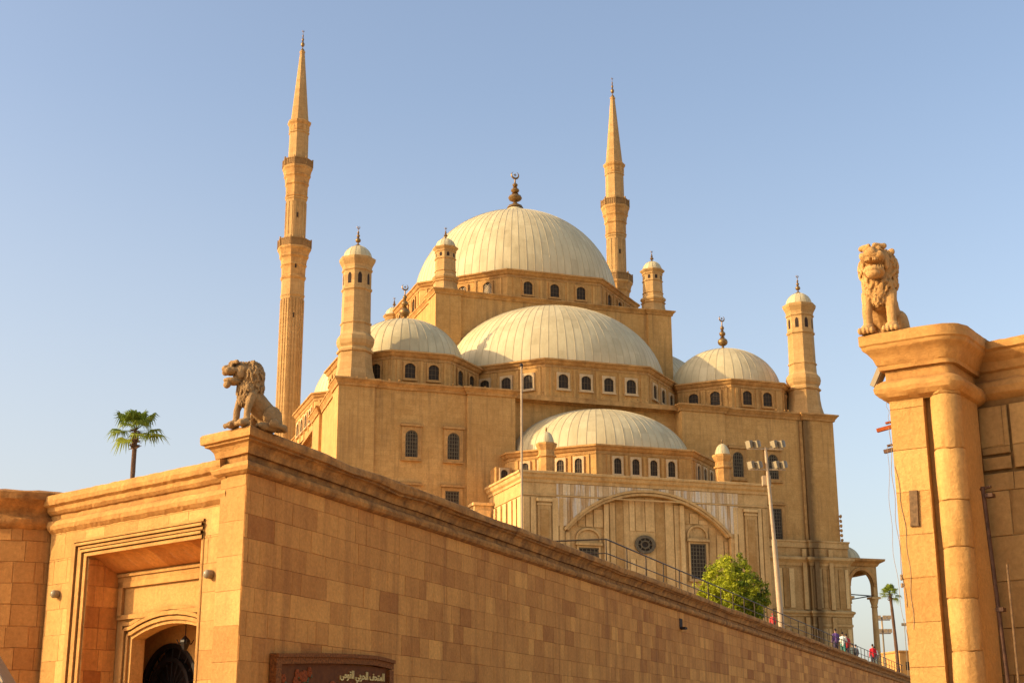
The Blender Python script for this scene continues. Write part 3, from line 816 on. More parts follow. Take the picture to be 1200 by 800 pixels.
b = B(); b.f([b.v(24.3+.7*math.cos(2*math.pi*i/24), AY+.46, 15.5+.58*math.sin(2*math.pi*i/24)) for i in range(24)]); b.fin('pane', 'glass', ocu)
# drum and dome of the annex
ADC = (25.0, 1.9)
apoly = [(35.3, 1.2), (35.3, -1.2), (29.5, -6.9), (20.7, -6.9), (14.9, -1.2), (14.9, 1.2)]
apoly = apoly[::-1]
drum(annex, ADC, 8.7, 20.9, 23.95, lambda k: 4, 1.66, .68, 1.35, faces=(1, 2, 3), wz=21.55, wallname='drum', poly=apoly, rise=.3, lat=())
ell_dome(annex, (24.35, 1.9), 8.45, 4.95, 23.9, 64, 4, name='dome', seed=31, rib=.03)
# mini turrets on the front corners
for (x, y) in ((15.85, -8.0), (31.95, -8.0)):
    b = B(); b.lathe([(.78, 20.95), (.74, 21.1), (.62, 21.2), (.62, 22.3), (.74, 22.35), (.74, 22.5), (.62, 22.55), (.6, 22.9), (.7, 23.1), (.82, 23.35), (.82, 23.5), (.6, 23.52)], 8, (x, y))
    t = b.fin('turret', 'mosque_trim', annex)
    ell_dome(t, (x, y), .63, 1.0, 23.5, 12, 1, name='dome', seed=3, rib=.01)
    b = B(); b.lathe([(.12, 24.45), (.06, 24.6), (.09, 24.7), (.03, 24.9)], 8, (x, y), apothem=False); b.fin('finial', 'finial', t)
# white dormer window on the left edge of the roof
b = B(); b.box(13.5, 14.9, -1.9, -.2, 20.9, 22.55); b.fin('dormer', 'mosque_trim', annex)
window(annex, 14.2, -1.9, 20.95, -math.pi/2, .62, 1.35, .3, .14, 'drum', 'white')
# small clad wing left of the annex
b = B(); b.tone = .8; b.box(11.7, 13.42, -1.5, .1, TZ, 19.2); b.box(11.55, 13.5, -1.65, .1, 19.2, 19.45); b.box(12.0, 13.1, -1.6, -1.5, 16.5, 18.8, 1); b.fin('side_wing', 'marble', annex)

# ------------------------------------------------------------------ PORCH (open arcade bay at the right end)
porch = thing('arched_porch', 'open arched stone porch with flat cornice at the right end of the mosque', 'porch', (-14.775, 117.25, TZ), MA, absz=True)
PX0, PX1, PY0, PY1 = 49.6, 52.75, 1.5, 6.5
b = B(); b.tone = .35
cvP = ell(1.25, 13.9, 1.5); pcx = 50.95
b.arch_wall(48.4, 52.6, 12.9, 16.0, PY0, PY0+.55, pcx, 1.25, 13.9, cvP, 12.9, 24)
b.arch_wall(48.4, 52.6, 12.9, 16.0, PY1, PY1+.55, pcx, 1.25, 13.9, cvP, 12.9, 24)
b.box(52.05, 52.6, PY0+.55, PY1, 15.2, 16.0); b.box(48.4, 52.6, PY0, PY1+.55, 15.98, 16.2)
b.fin('arch_wall', 'marble', porch)
b = B(); b.sweep([(48.4, PY0), (52.6, PY0), (52.6, PY1+.55), (48.4, PY1+.55)], [(0, 15.75), (.1, 15.8), (.25, 16.05), (.62, 16.25), (.66, 16.45), (.3, 16.5), (-.8, 16.52)], False, step=1)
b.band(pcx, arch_pts(pcx, 1.25, 13.9, cvP, 13.2)[1:-1], .3, PY0-.08, PY0+.1)
b.fin('cornice', 'mosque_trim', porch)
def column(parent, x, y, z0, z1, r):
    b = B(); b.box(x-r*1.5, x+r*1.5, y-r*1.5, y+r*1.5, z0, z0+.4)
    b.lathe([(r*1.3, z0+.4), (r*1.3, z0+.55), (r, z0+.7), (r*.88, z1-1.0), (r*1.1, z1-.95), (r*1.1, z1-.85), (r*.95, z1-.8), (r*1.35, z1-.35), (r*1.45, z1-.2)], 20, (x, y), apothem=False)
    b.box(x-r*1.55, x+r*1.55, y-r*1.55, y+r*1.55, z1-.2, z1); b.fin('column', 'marble', parent, smooth=35)
for (x, y) in ((52.3, PY0+.28), (52.3, PY1+.28), (49.45, PY0+.28), (49.45, PY1+.28)): column(porch, x, y, TZ, 12.95, .3)
b = B(); b.tube((49.4, PY0+.28, 13.15), (52.3, PY0+.28, 13.05), .05); b.tube((49.4, PY1+.28, 13.15), (52.3, PY1+.28, 13.05), .05); b.tube((52.3, PY0+.28, 13.1), (52.3, PY1+.28, 13.1), .05); b.fin('tie_rod', 'iron', porch)
ell_dome(porch, (50.3, 4.0), 1.9, 1.55, 16.45, 20, 2, name='dome', seed=44, rib=.02)

# ------------------------------------------------------------------ LONG WALL
rw = thing('boundary_wall', 'long high ashlar wall with eroded coping running from the lion corner away to the right', 'wall', (CC.x, CC.y, GZ), R(90-AZR), absz=True)
LEN = 117
uLl = Vector((uL.dot(uR), uL.dot(-nR)))     # left-wall direction in this frame
pr = .75
b = B(); rng = random.Random(1)
block_run(b, 0, 34, GZ, 4.72, lambda s, z, o: (s, -o, z), rng, ch=.43, spread=.15, zref=.07, dk_=.04, inset=.005)
block_run(b, 34, LEN, GZ, 4.72, lambda s, z, o: (s, -o, z), rng, ch=.43, spread=.2, zref=.07, detail=1.6, dk_=.04)
b.fin('face', 'wall', rw, merge=False)
b = B(); b.tone = .3
b.extrude([(.06, .03), (LEN, .03), (LEN, .6), (.31, .6)], GZ, 4.7)
b.fin('core', 'wall', rw)
b = B()   # corner pier, sunlit side
dl = uLl; nl = Vector((-dl.y, dl.x))        # outward of the left face
block_run(b, 0, pr, GZ, 4.72, lambda s, z, o: (dl.x*s+nl.x*o, dl.y*s+nl.y*o, z), rng, ch=.62, spread=.12, zref=.1, inset=.006, dep=.005, jit=.003, full=True)
e = dl*pr; q = e-nl*.5
b.f([b.v(e.x, e.y, GZ), b.v(q.x, q.y, GZ), b.v(q.x, q.y, 4.72), b.v(e.x, e.y, 4.72)], .5)
b.fin('corner_pier', 'gate', rw, merge=False)
st = lambda p: .06 if p.x < 22 else (.3 if p.x < 50 else 1.2)
cop = [(0, 4.66), (.05, 4.67), (.12, 4.71), (.15, 4.78), (.13, 4.85), (.06, 4.89), (.02, 4.90), (.03, 5.0), (.09, 5.01), (.1, 5.06), (.12, 5.12), (.17, 5.19), (.24, 5.22), (.24, 5.25), (.3, 5.27), (.31, 5.33), (.31, 5.41), (.28, 5.445), (.1, 5.445), (-.15, 5.44), (-.55, 5.44), (-.6, 5.3), (-.6, 4.7)]
start = dl*pr
b = B(); b.sweep([(0, 0), (LEN, 0)], cop, False, step=st)
# trim the start so it mitres with the pier cap
for v in b.bm.verts:
    if v.co.x < .001:
        u = -v.co.y; m = nl+Vector((0, -1)); m = m/m.dot(Vector((0, -1)))
        v.co.x = m.x*u
def er(b, seed):
    for v in b.bm.verts:
        if v.co.x < .02 and v.co.y < .3: continue
        p = v.co
        n1 = noise.noise(p*2.2+Vector((seed, 0, 0))); n2 = noise.noise(p*7+Vector((0, seed, 0))); n3 = noise.noise(Vector((p.x*.9, 3.3, seed)))
        k = 1 if p.z > 5.0 else .45
        chip = max(0, noise.noise(Vector((p.x*2.6, p.z*1.5, seed)))-.12)
        fine = noise.noise(p*17)
        if p.z > 5.2: v.co.z += .012*n1*k+.02*n2*k+.014*fine-chip*.09
        v.co.y += .012*n1+.022*n2*k+.016*fine*k+chip*.16*k
er(b, 5)
b.fin('coping', 'coping', rw)
b = B(); b.sweep([tuple(dl*pr-nl*.7), tuple(dl*pr), (0, 0), (.001, 0)], [(u, z) for u, z in cop[:-3]]+[(-.3, 5.44)], False, step=.1)
for v in b.bm.verts:
    if abs(v.co.y) < .5 and v.co.x > -.0 and v.co.x < .0011 and False: pass
# cut: last ring onto the mitre
bmesh.ops.bisect_plane(b.bm, geom=b.bm.verts[:]+b.bm.edges[:]+b.bm.faces[:], plane_co=(0, 0, 0), plane_no=Vector((Vector((0, -1, 0))-Vector((nl.x, nl.y, 0))).normalized())*1.0, clear_outer=True)
b.rough(.012, 5, 2)
b.fin('pier_cap', 'gate_trim', rw)
b = B()
b.f([b.v(*p, 5.437) for p in ((.05, .02), (2.2, .02), (2.2, .9), (dl.x*pr+.9, dl.y*pr+.3), tuple(dl*(pr-.02)))]); b.fin('pier_top', 'gate_trim', rw)
b = B()       # drain hole and spout
b.box(31.05, 31.5, -.03, .02, 4.08, 4.42); b.box(31.1, 31.45, -.22, 0, 4.02, 4.1); b.fin('drain_outlet', 'recess', rw)

# ------------------------------------------------------------------ GATE (left)
gt = thing('gateway', 'sunlit stone gateway with stepped square frame and arched doorway, left of the lion corner', 'gate', (CC.x, CC.y, GZ), R(90-(AZL+180)), absz=True)
# local x: -t ; outward -y
G0, G1 = -6.75, -pr
OX0, OX1, OZ = -5.22, -1.40, 3.62      # portal opening
yw = .10
b = B(); rng = random.Random(3)
pl = lambda s, z, o: (s, yw-o, z)
kw = dict(ch=.52, lmin=.6, lmax=1.3, spread=.16, zref=.02, inset=.006, dep=.005, jit=.003)
block_run(b, G0, OX0, GZ, OZ, pl, rng, **kw); block_run(b, OX1, G1, GZ, OZ, pl, rng, **kw); block_run(b, G0, G1, OZ, 4.25, pl, rng, **kw)
b.fin('face', 'gate', gt, merge=False)
b = B(); b.box(G0, OX0, yw+.02, .9, GZ, 4.9, .5); b.box(OX1, G1, yw+.02, .9, GZ, 4.9, .5); b.box(OX0-.01, OX1+.01, yw+.02, .88, OZ+.01, 4.9, .5)
b.fin('core', 'gate', gt)
b = B()
gp = [(G0-.0, yw), (G1+.16, yw)]
b.sweep(gp, [(0, 4.2), (.03, 4.22), (.1, 4.28), (.13, 4.36), (.1, 4.45), (.03, 4.5), (.03, 4.58), (.08, 4.6), (.14, 4.66), (.16, 4.74), (.24, 4.78), (.27, 4.86), (.27, 4.97), (.1, 5.0), (-.7, 5.0), (-.7, 4.7)], False, step=.1)
b.rough(.008, 3.2, 7); b.rough(.010, 12, 2); b.fin('cornice', 'gate_trim', gt)
# stepped frame
b = B()
fx0, fx1, fz = -5.82, -1.30, 3.98
def frame_band(b, o0, o1, y0):
    """band between offsets o0 (outer) and o1 (inner), measured from the outer frame line, front at y0"""
    k0, k1 = o0, o1; xr = .06
    P0 = [(fx0+k0, GZ), (fx0+k0, fz-k0*.62), (fx1-k0*xr, fz-k0*.62), (fx1-k0*xr, GZ)]
    P1 = [(fx0+k1, GZ), (fx0+k1, fz-k1*.62), (fx1-k1*xr, fz-k1*.62), (fx1-k1*xr, GZ)]
    for i in range(3):
        a, c, d_, e_ = P0[i], P0[i+1], P1[i+1], P1[i]
        if i == 2: y0 = yw-.02
        b.f([b.v(p[0], y0, p[1]) for p in (a, c, d_, e_)])
        b.f([b.v(a[0], y0, a[1]), b.v(c[0], y0, c[1]), b.v(c[0], y0+.1, c[1]), b.v(a[0], y0+.1, a[1])])
        b.f([b.v(e_[0], y0, e_[1]), b.v(d_[0], y0, d_[1]), b.v(d_[0], y0+.1, d_[1]), b.v(e_[0], y0+.1, e_[1])])
frame_band(b, 0, .07, yw-.05); frame_band(b, .12, .2, yw-.09); frame_band(b, .24, .31, yw-.05); frame_band(b, .36, .44, yw-.09); frame_band(b, .48, .58, yw-.05)
b.fin('stepped_frame', 'gate_trim', gt)
# reveal (jambs, soffit) and back wall
yb = yw+.76
b = B(); rng = random.Random(13)
block_run(b, yw, yb, GZ, OZ-.05, lambda s, z, o: (OX0+o, s, z), rng, ch=.42, lmin=.38, lmax=.5, spread=.25, zref=.1)
b.fin('jamb', 'wall', gt, merge=False)
b = B(); b.f([b.v(OX1, yw, GZ), b.v(OX1, yb, GZ), b.v(OX1, yb, OZ), b.v(OX1, yw, OZ)], .5); b.fin('jamb', 'gate', gt)
b = B(); n = 12      # coved soffit made of long stones
for i in range(n):
    a0, a1_ = i/n, (i+1)/n
    for j in range(8):
        x0_, x1_ = OX0+(OX1-OX0)*j/8, OX0+(OX1-OX0)*(j+1)/8
        zz = lambda a: OZ-.30*math.sin(a*math.pi/2)**2
        b.f([b.v(x0_+.001, yw+(yb-yw)*a0, zz(a0)), b.v(x1_-.001, yw+(yb-yw)*a0, zz(a0)), b.v(x1_-.001, yw+(yb-yw)*a1_, zz(a1_)), b.v(x0_+.001, yw+(yb-yw)*a1_, zz(a1_))], .3+.5*((j*37) % 7)/7)
b.box(OX0, OX1, yw+.02, yb, OZ+.01, OZ+.05, .1)
b.fin('soffit', 'wall', gt, merge=False)
dcx, dhw = -3.31, 1.33; cvD = seg(dhw, 1.98, .24)
b = B(); b.tone = .6
b.arch_wall(OX0-.1, OX1+.1, GZ, 3.45, yb, yb+.3, dcx, dhw, 1.98, cvD, GZ, 24)
b.fin('inner_wall', 'gate', gt)
b = B(); b.tone = .5
b.box(OX0+.0, OX1, yb-.06, yb, 3.14, 3.32); b.box(OX0, OX1, yb-.1, yb, 3.24, 3.3)      # upper moulding
# sunk tablet: four frame bars
for (xa, xb, za, zc) in ((-5.15, -5.0, 2.42, 3.14), (-1.62, -1.4, 2.42, 3.14), (-5.15, -1.4, 3.02, 3.14), (-5.15, -1.4, 2.38, 2.47)):
    b.box(xa, xb, yb-.07, yb, za, zc)
for k, wdt in enumerate((.07, .07, .07)):
    o_ = .08+.11*k
    P = arch_pts(dcx, dhw+o_, 1.98+o_, lambda x, o_=o_: cvD(max(-dhw, min(dhw, x)))+o_*.9, GZ, 16)
    b.band(dcx, P, wdt, yb-.05-.03*(k % 2), yb)
b.fin('door_surround', 'gate_trim', gt)
# vestibule behind the arch
yv = yb+1.0
b = B(); b.tone = .55
b.box(-6.6, -6.5, yb+.3, yv+.2, GZ, 2.6); b.box(-1.0, -.9, yb+.3, yv+.2, GZ, 2.6); b.box(-6.6, -.9, yb+.3, yv+.2, 2.6, 2.7)
ddx, ddr = -4.72, 1.02; cvE = ell(ddr, .95, 1.0)
b.arch_wall(-6.5, -1.0, GZ, 2.6, yv, yv+.3, ddx, ddr, .95, cvE, GZ, 20)
b.box(-5.0, -4.85, yb+.3, yb+.45, GZ, 2.6)
b.fin('vestibule', 'gate', gt)
b = B(); b.f([b.v(x, yv+.25, z) for x, z in arch_pts(ddx, ddr, .95, cvE, GZ)]); door = b.fin('door', 'recess', gt)
b = B()
for k in (0, 1):
    rr_ = 1-.28*k; b.band(ddx, arch_pts(ddx, ddr*rr_, .95, lambda x, rr_=rr_: .95+rr_*1.0*math.sqrt(max(0, 1-(x/(ddr*rr_))**2)), GZ), -.09, yv-.02, yv+.1)
for i in range(11):
    a = math.pi*i/10; b.tube((ddx+.12*math.cos(a), yv+.05, .95+.12*math.sin(a)), (ddx+.95*math.cos(a), yv+.05, .95+.93*math.sin(a)), .018, .018, 5)
for i in range(9): b.tube((ddx-.9+i*.225, yv+.05, GZ), (ddx-.9+i*.225, yv+.05, .95), .018, .018, 5)
b.box(ddx-1, ddx+1, yv-.01, yv+.09, .9, 1.0)
b.fin('iron_grille', 'iron', door)
# narrow pilaster, groove, left end
b = B(); b.box(-6.42, -6.36, yw-.004, yw+.01, GZ, 4.22, .2); b.fin('joint', 'recess', gt)

# hanging lantern
lx, ly = -3.6, yb+.55
pw = lambda x, y, z: gt.matrix_world @ Vector((x, y, z))
Mg = Matrix.Translation((CC.x, CC.y, 0)) @ Matrix.Rotation(R(90-(AZL+180)), 4, 'Z')
p = Mg @ Vector((lx, ly, 1.9))
ln = thing('hanging_lantern', 'small dark iron lantern hanging inside the doorway arch', 'lantern', p, 0)
b = B(); b.tube((0, 0, .1), (0, 0, .7), .01, .01, 5); b.ball((0, 0, .1), .03, 8, 6)
b.lathe([(.02, .12), (.1, .04), (.11, 0), (.05, -.14), (.02, -.17)], 6, apothem=False); b.fin('lantern_cage', 'iron', ln)
b = B()
for i in range(4):
    a = math.pi/2*i+.4; b.poly_tube([(0, 0, .02), (.12*math.cos(a), .12*math.sin(a), -.04), (.17*math.cos(a), .17*math.sin(a), .05)], .012)
b.fin('scroll_arms', 'iron', ln)
# round wall lamps
for (x, z, lab) in ((-6.28, 2.93, 'small round white lamp on the gateway strip left of the stepped frame'), (-1.02, 2.93, 'small round white lamp on the gateway between the stepped frame and the corner pier')):
    p = Mg @ Vector((x, yw-.02, z))
    t = thing('wall_lamp', lab, 'lamp', p, R(90-(AZL+180)), 'round wall lamps beside the gateway')
    b = B(); b.T = Matrix.Rotation(math.pi/2, 4, 'X'); b.lathe([(.075, -.01), (.085, .02), (.08, .06), (.05, .07)], 16, apothem=False); b.fin('lamp_base', 'lampbody', t, smooth=40)
    b = B(); b.ball((0, -.09, 0), (.085, .07, .085), 14, 10); b.fin('globe', 'lampglass', t, smooth=60)

# round tower at the far left
tc = Mg @ Vector((G0-2.02, yw+.55, 0))
rt = thing('round_tower', 'shaded round stone tower at the left edge of the picture, beside the gateway', 'tower', (tc.x, tc.y, GZ), R(90-(AZL+180)), absz=True)
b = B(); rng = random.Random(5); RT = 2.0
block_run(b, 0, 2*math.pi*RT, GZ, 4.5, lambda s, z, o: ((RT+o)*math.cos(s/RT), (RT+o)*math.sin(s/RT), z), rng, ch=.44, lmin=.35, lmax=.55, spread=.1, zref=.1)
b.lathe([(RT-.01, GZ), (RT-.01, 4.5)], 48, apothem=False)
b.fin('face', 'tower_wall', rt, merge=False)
b = B(); b.lathe([(RT, 4.3), (RT+.03, 4.32), (RT+.12, 4.4), (RT+.13, 4.5), (RT+.05, 4.58), (RT+.05, 4.66), (RT+.14, 4.75), (RT+.22, 4.84), (RT+.3, 4.9), (RT+.3, 5.05), (RT+.1, 5.12), (.1, 5.14)], 96, apothem=False)
b.rough(.015, 2.5); b.rough(.015, 10); b.fin('cornice', 'coping', rt, smooth=50)
# kiosk roof corner at the bottom left
kk_ = thing('kiosk', 'small kiosk with grey pitched roof in the bottom left corner', 'kiosk', (-8.62, 22, GZ), R(12))
b = B(); b.rings([[(-1, -1, 2.42), (1, -1, 2.42), (1, 1, 2.42), (-1, 1, 2.42)], [(-.04, -.04, 4.0), (.04, -.04, 4.0), (.04, .04, 4.0), (-.04, .04, 4.0)]]); b.fin('roof', 'glassroof', kk_)
b = B(); b.box(-1.02, 1.02, -1.02, 1.02, 2.36, 2.42); b.tube((1, -1, 2.43), (.03, -.03, 4.02), .02, .02, 6); b.fin('roof_trim', 'pole', kk_)
b = B(); b.box(-.85, .85, -.85, .85, 0, 2.36); b.fin('body', 'gate', kk_)

# ------------------------------------------------------------------ SIGN
Mr = Matrix.Translation((CC.x, CC.y, 0)) @ Matrix.Rotation(R(90-AZR), 4, 'Z')
sg = thing('notice_board', 'dark carved wooden board with gold Arabic lettering fixed low on the long wall', 'sign', Mr @ Vector((0, -.03, 0)), R(90-AZR))
sx0, sx1 = 1.05, 5.95
def topz(x):
    u = (x-sx0)/(sx1-sx0); return 1.50+.16*math.sin(min(1, u*1.12)*math.pi/2)-.05*max(0, u-.86)/.14
def bar(b, xa, xb, f0, f1, y0, y1, n=12):
    for i in range(n):
        p, q = xa+(xb-xa)*i/n, xa+(xb-xa)*(i+1)/n
        A = [[b.v(x, y, z) for y, z in ((y0, f0(x)), (y0, f1(x)), (y1, f1(x)), (y1, f0(x)))] for x in (p, q)]
        for j in range(4): b.f([A[0][j], A[1][j], A[1][(j+1) % 4], A[0][(j+1) % 4]])
        if i in (0, n-1): b.f(A[0 if i == 0 else 1])
zb0 = -.9
b = B()
bar(b, sx0, sx1, lambda x: topz(x)-.16, topz, -.14, 0)
bar(b, sx0, sx1, lambda x: topz(x)-.04, lambda x: topz(x)+.03, -.18, 0)
b.box(sx0, sx0+.2, -.14, 0, zb0, 1.36); b.box(sx1-.2, sx1, -.14, 0, zb0, 1.44); b.box(sx0, sx1, -.14, 0, zb0-.18, zb0)
b.rough(.006, 20); b.fin('frame', 'signframe', sg)
b = B(); b.box(sx0+.18, sx1-.18, -.07, 0, zb0, 1.47); b.fin('panel', 'signboard', sg)
b = B(); rr = random.Random(3)
fl = []
for i in range(34):
    b = B(); fx = rr.uniform(sx0+.35, sx0+1.5); fz_ = rr.uniform(.2, 1.28); fl.append((fx, fz_))
    for k in range(6):
        a = k*math.pi/3; b.ball((fx+.05*math.cos(a), -.085, fz_+.05*math.sin(a)), (.04, .018, .04), 6, 5)
    b.fin('flower', 'redflower', sg)
b = B()
for i in range(5):
    fx = sx0+1.9+i*.38; b.ball((fx, -.085, .85+.12*(i % 2)), (.2, .02, .16), 8, 6)
b.fin('hill_relief', 'redflower', sg)
b = B()
for fx, fz_ in fl: b.ball((fx+.08, -.08, fz_-.07), (.05, .015, .02), 6, 5); b.tube((fx, -.08, fz_), (sx0+.9, -.08, -.6), .008, .008, 4)
b.fin('leaf_relief', 'greenleaf', sg)
ar = '\ufe8d\ufedf\ufee4\ufe98\ufea4\ufed2 \ufe8d\ufedf\ufea4\ufeae\ufe91\ufef2 \ufe8d\ufedf\ufed8\ufeee\ufee3\ufef0'[::-1]
cu = bpy.data.curves.new('lettering', 'FONT'); cu.body = ar; cu.size = .27; cu.extrude = .012; cu.offset = .006
cu.align_x = 'LEFT'
to = bpy.data.objects.new('lettering', cu); col.objects.link(to)
dg = bpy.context.evaluated_depsgraph_get(); dg.update()
me = bpy.data.meshes.new_from_object(to.evaluated_get(dg)); bpy.data.objects.remove(to)
xs = [v.co.x for v in me.vertices]; wd = max(xs)-min(xs); k = 1.98/wd
lo = bpy.data.objects.new('lettering', me); col.objects.link(lo); lo.parent = sg
me.transform(Matrix.Diagonal((k, k*.95, 1, 1)) @ Matrix.Translation((-min(xs), 0, 0)))
me.materials.clear(); me.materials.append(M['gold'])
lo.rotation_euler = (math.pi/2, 0, 0); lo.location = (3.62, -.085, 1.2)

# ------------------------------------------------------------------ LIONS
def lion(name, loc, rz, s, mat, label, seed, head_yaw=0, teeth=True):
    b = B(); rot = Matrix.Rotation
    # trunk: barrel sloping from shoulders to rump
    b.ball((0, .42, .2), (.175, .2, .2), 16, 12); b.cap((0, .36, .26), (0, .02, .5), .165, .155, 16); b.cap((0, -.03, .42), (0, -.05, .56), .125, .15, 16)
    for sx in (-1, 1):
        b.cap((sx*.115, -.06, .48), (sx*.125, -.13, .28), .075, .053); b.cap((sx*.125, -.13, .28), (sx*.125, -.15, .09), .053, .047)
        b.ball((sx*.125, -.2, .058), (.085, .115, .062)); b.ball((sx*.125, -.15, .12), (.07, .07, .022))
        for i in range(4): b.ball((sx*.125+(i-1.5)*.042, -.295, .04), (.024, .04, .038), 8, 6)
        b.ball((sx*.16, .34, .2), (.075, .19, .175), 14, 10); b.cap((sx*.185, .32, .055), (sx*.2, .08, .045), .058, .05)
        for i in range(3): b.ball((sx*.2+(i-1)*.035, .03, .04), (.022, .04, .034), 8, 6)
    for p_, q_ in (((0, .58, .08), (.12, .63, .06)), ((.12, .63, .06), (.26, .5, .06)), ((.26, .5, .06), (.29, .32, .07))): b.cap(p_, q_, .042, .04, 8)
    b.ball((.29, .27, .09), (.06, .09, .07)); b.ball((.05, .56, .16), (.07, .06, .12))
    H = Matrix.Translation((0, -.01, .775)) @ rot(head_yaw, 4, 'Z') @ Matrix.Diagonal((1.12, 1.1, 1.1, 1)) @ Matrix.Translation((0, 0, -.78)); b.T = H
    b.ball((0, .02, .79), (.175, .17, .19), 18, 14)
    b.ball((0, -.13, .85), (.135, .13, .105), 18, 14)                       # skull
    b.ball((0, -.27, .838), (.115, .13, .058), 16, 12)                       # upper muzzle
    b.ball((0, -.375, .862), (.052, .035, .036), 12, 8)                      # nose
    b.cap((0, -.36, .875), (0, -.2, .915), .035, .045, 10)                   # nose bridge
    b.ball((0, -.25, .685 if teeth else .703), (.10, .13, .048), 16, 12, rot(R(-6), 3, 'X')); b.ball((0, -.32, .655), (.07, .055, .05), 12, 8)   # jaw and chin
    b.ball((0, -.16, .755), (.085, .07, .08), 12, 10)                        # back of the mouth
    for sx in (-1, 1):
        b.ball((sx*.068, -.335, .828), (.05, .05, .044), 12, 8)               # whisker pads
        b.ball((sx*.105, -.16, .80), (.026, .06, .07), 12, 8)               # cheek
        b.ball((sx*.062, -.285, .908), (.03, .026, .024), 10, 8)              # eye
        b.cap((sx*.03, -.285, .945), (sx*.105, -.225, .945), .026, .03, 8)    # brow
        b.ball((sx*.14, .0, .945), (.035, .025, .035), 10, 8)                   # ear
        for i in range(5 if teeth else 0):
            b.tube((sx*(.018+i*.02), -.375+i*i*.004, .802), (sx*(.018+i*.02), -.37+i*i*.004, .768), .011, .007, 5)
            b.tube((sx*(.016+i*.02), -.355+i*i*.004, .70), (sx*(.016+i*.02), -.352+i*i*.004, .738), .011, .006, 5)
    b.T = None
    b.ball((0, .04, .63), (.175, .17, .2), 16, 12); b.ball((0, -.1, .56), (.14, .09, .15), 16, 12); b.ball((0, -.13, .43), (.06, .05, .09))
    r = random.Random(seed)
    def curls(c, rad, n, sz, cond, T=None):
        for i in range(n):      # evenly spread locks, each a short tapering comma
            h_ = 1-2*(i+.5)/n; a = i*2.39996+r.uniform(-.2, .2); q_ = math.sqrt(1-h_*h_)
            v = Vector((q_*math.cos(a), q_*math.sin(a), h_))
            p_ = Vector((c[0]+v.x*rad[0], c[1]+v.y*rad[1], c[2]+v.z*rad[2]))
            if not cond(p_): continue
            b.T = T; k = r.uniform(.85, 1.15)*sz
            b.ball(p_, k, 7, 5); b.ball(p_+Vector((v.x*.004+r.uniform(-.3, .3)*k, v.y*.004, -k*1.1)), k*.72, 6, 5); b.T = None
    curls((0, .02, .79), (.182, .177, .197), 330, .0165, lambda p: p.y > -.08 or abs(p.x) > .135, H)
    curls((0, -.12, .86), (.14, .13, .11), 120, .014, lambda p: p.z > .925 and p.y > -.22, H)
    curls((0, .04, .63), (.182, .178, .205), 330, .018, lambda p: p.z < .74)
    curls((0, -.1, .56), (.148, .1, .158), 210, .018, lambda p: p.y < -.03)
    curls((0, -.13, .44), (.068, .056, .1), 60, .016, lambda p: True)
    ob = b.fin(name, mat, None, zoff=False, merge=False)
    md = ob.modifiers.new('r', 'REMESH'); md.mode = 'VOXEL'; md.voxel_size = .0078; md.use_smooth_shade = True
    dg = bpy.context.evaluated_depsgraph_get(); dg.update()
    me = bpy.data.meshes.new_from_object(ob.evaluated_get(dg)); ob.modifiers.clear(); ob.data = me
    for v in me.vertices:
        p_ = v.co; q_ = p_*13
        v.co = p_+Vector((noise.noise(q_), noise.noise(q_+Vector((9, 0, 0))), noise.noise(q_+Vector((0, 9, 0)))))*.006
    if not me.materials: me.materials.append(M[mat])
    me.transform(Matrix.Diagonal((s, s*.9, s, 1)))
    for p_ in me.polygons: p_.use_smooth = True
    ob.location = loc; ob.rotation_euler = (0, 0, rz)
    return tag(ob, label, 'statue', 'seated stone lions on the gate piers')
# facing -Y locally; rz turns it
def face(a): return R(180-a)      # azimuth -> rotation that points -Y to that azimuth
LL = C0+uL*.36-nL*.55+uR*.0
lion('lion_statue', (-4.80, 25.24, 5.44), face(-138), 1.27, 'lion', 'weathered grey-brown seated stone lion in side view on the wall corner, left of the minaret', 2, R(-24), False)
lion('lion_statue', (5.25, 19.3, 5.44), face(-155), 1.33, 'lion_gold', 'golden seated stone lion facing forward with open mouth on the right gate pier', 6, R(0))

# ------------------------------------------------------------------ RIGHT PIER
PS = Vector((5.34, 19.14))
rp = thing('gate_pier', 'sunlit stone gate pier with half-round column and panelled wall at the right edge', 'gate pier', (PS.x, PS.y, GZ), R(-35), absz=True)
F0, F1 = -.12, .38
b = B(); rng = random.Random(21)
pp = lambda s, z, o: (s, -o, z)
block_run(b, F0, F1-.02, GZ, 4.62, pp, rng, ch=.58, full=True, spread=.14, zref=.33, inset=.005, dep=.005, jit=.006)
b.f([b.v(F0, 0, GZ), b.v(F0, 1.0, GZ), b.v(F0, 1.0, 4.62), b.v(F0, 0, 4.62)]); b.f([b.v(F1-.02, 0, GZ), b.v(F1-.02, .1, GZ), b.v(F1-.02, .1, 4.62), b.v(F1-.02, 0, 4.62)])
b.fin('flat_face', 'gate', rp, merge=False)
b = B(); b.box(F0+.01, F1-.03, .03, .95, GZ, 4.6); b.box(F1-.03, .8, .12, .95, GZ, 4.6); b.fin('core', 'gate', rp)
ccx, ccr, ccy = .635, .2, .1
b = B(); rc = random.Random(2); zz = GZ
cz = []
while zz < 4.6:
    z2 = min(4.62, zz+.56+rc.uniform(-.03, .2)); t = rc.uniform(.3, .75)
    b.tone = t; b.lathe([(ccr-.018, zz), (ccr, zz+.014), (ccr+.003, (zz+z2)/2), (ccr, z2-.014), (ccr-.018, z2)], 28, (ccx, ccy), apothem=False, a0=-math.pi-.2, a1=.35); zz = z2
b.rough(.014, 5); b.rough(.010, 15); b.fin('half_column', 'gate', rp, smooth=50)
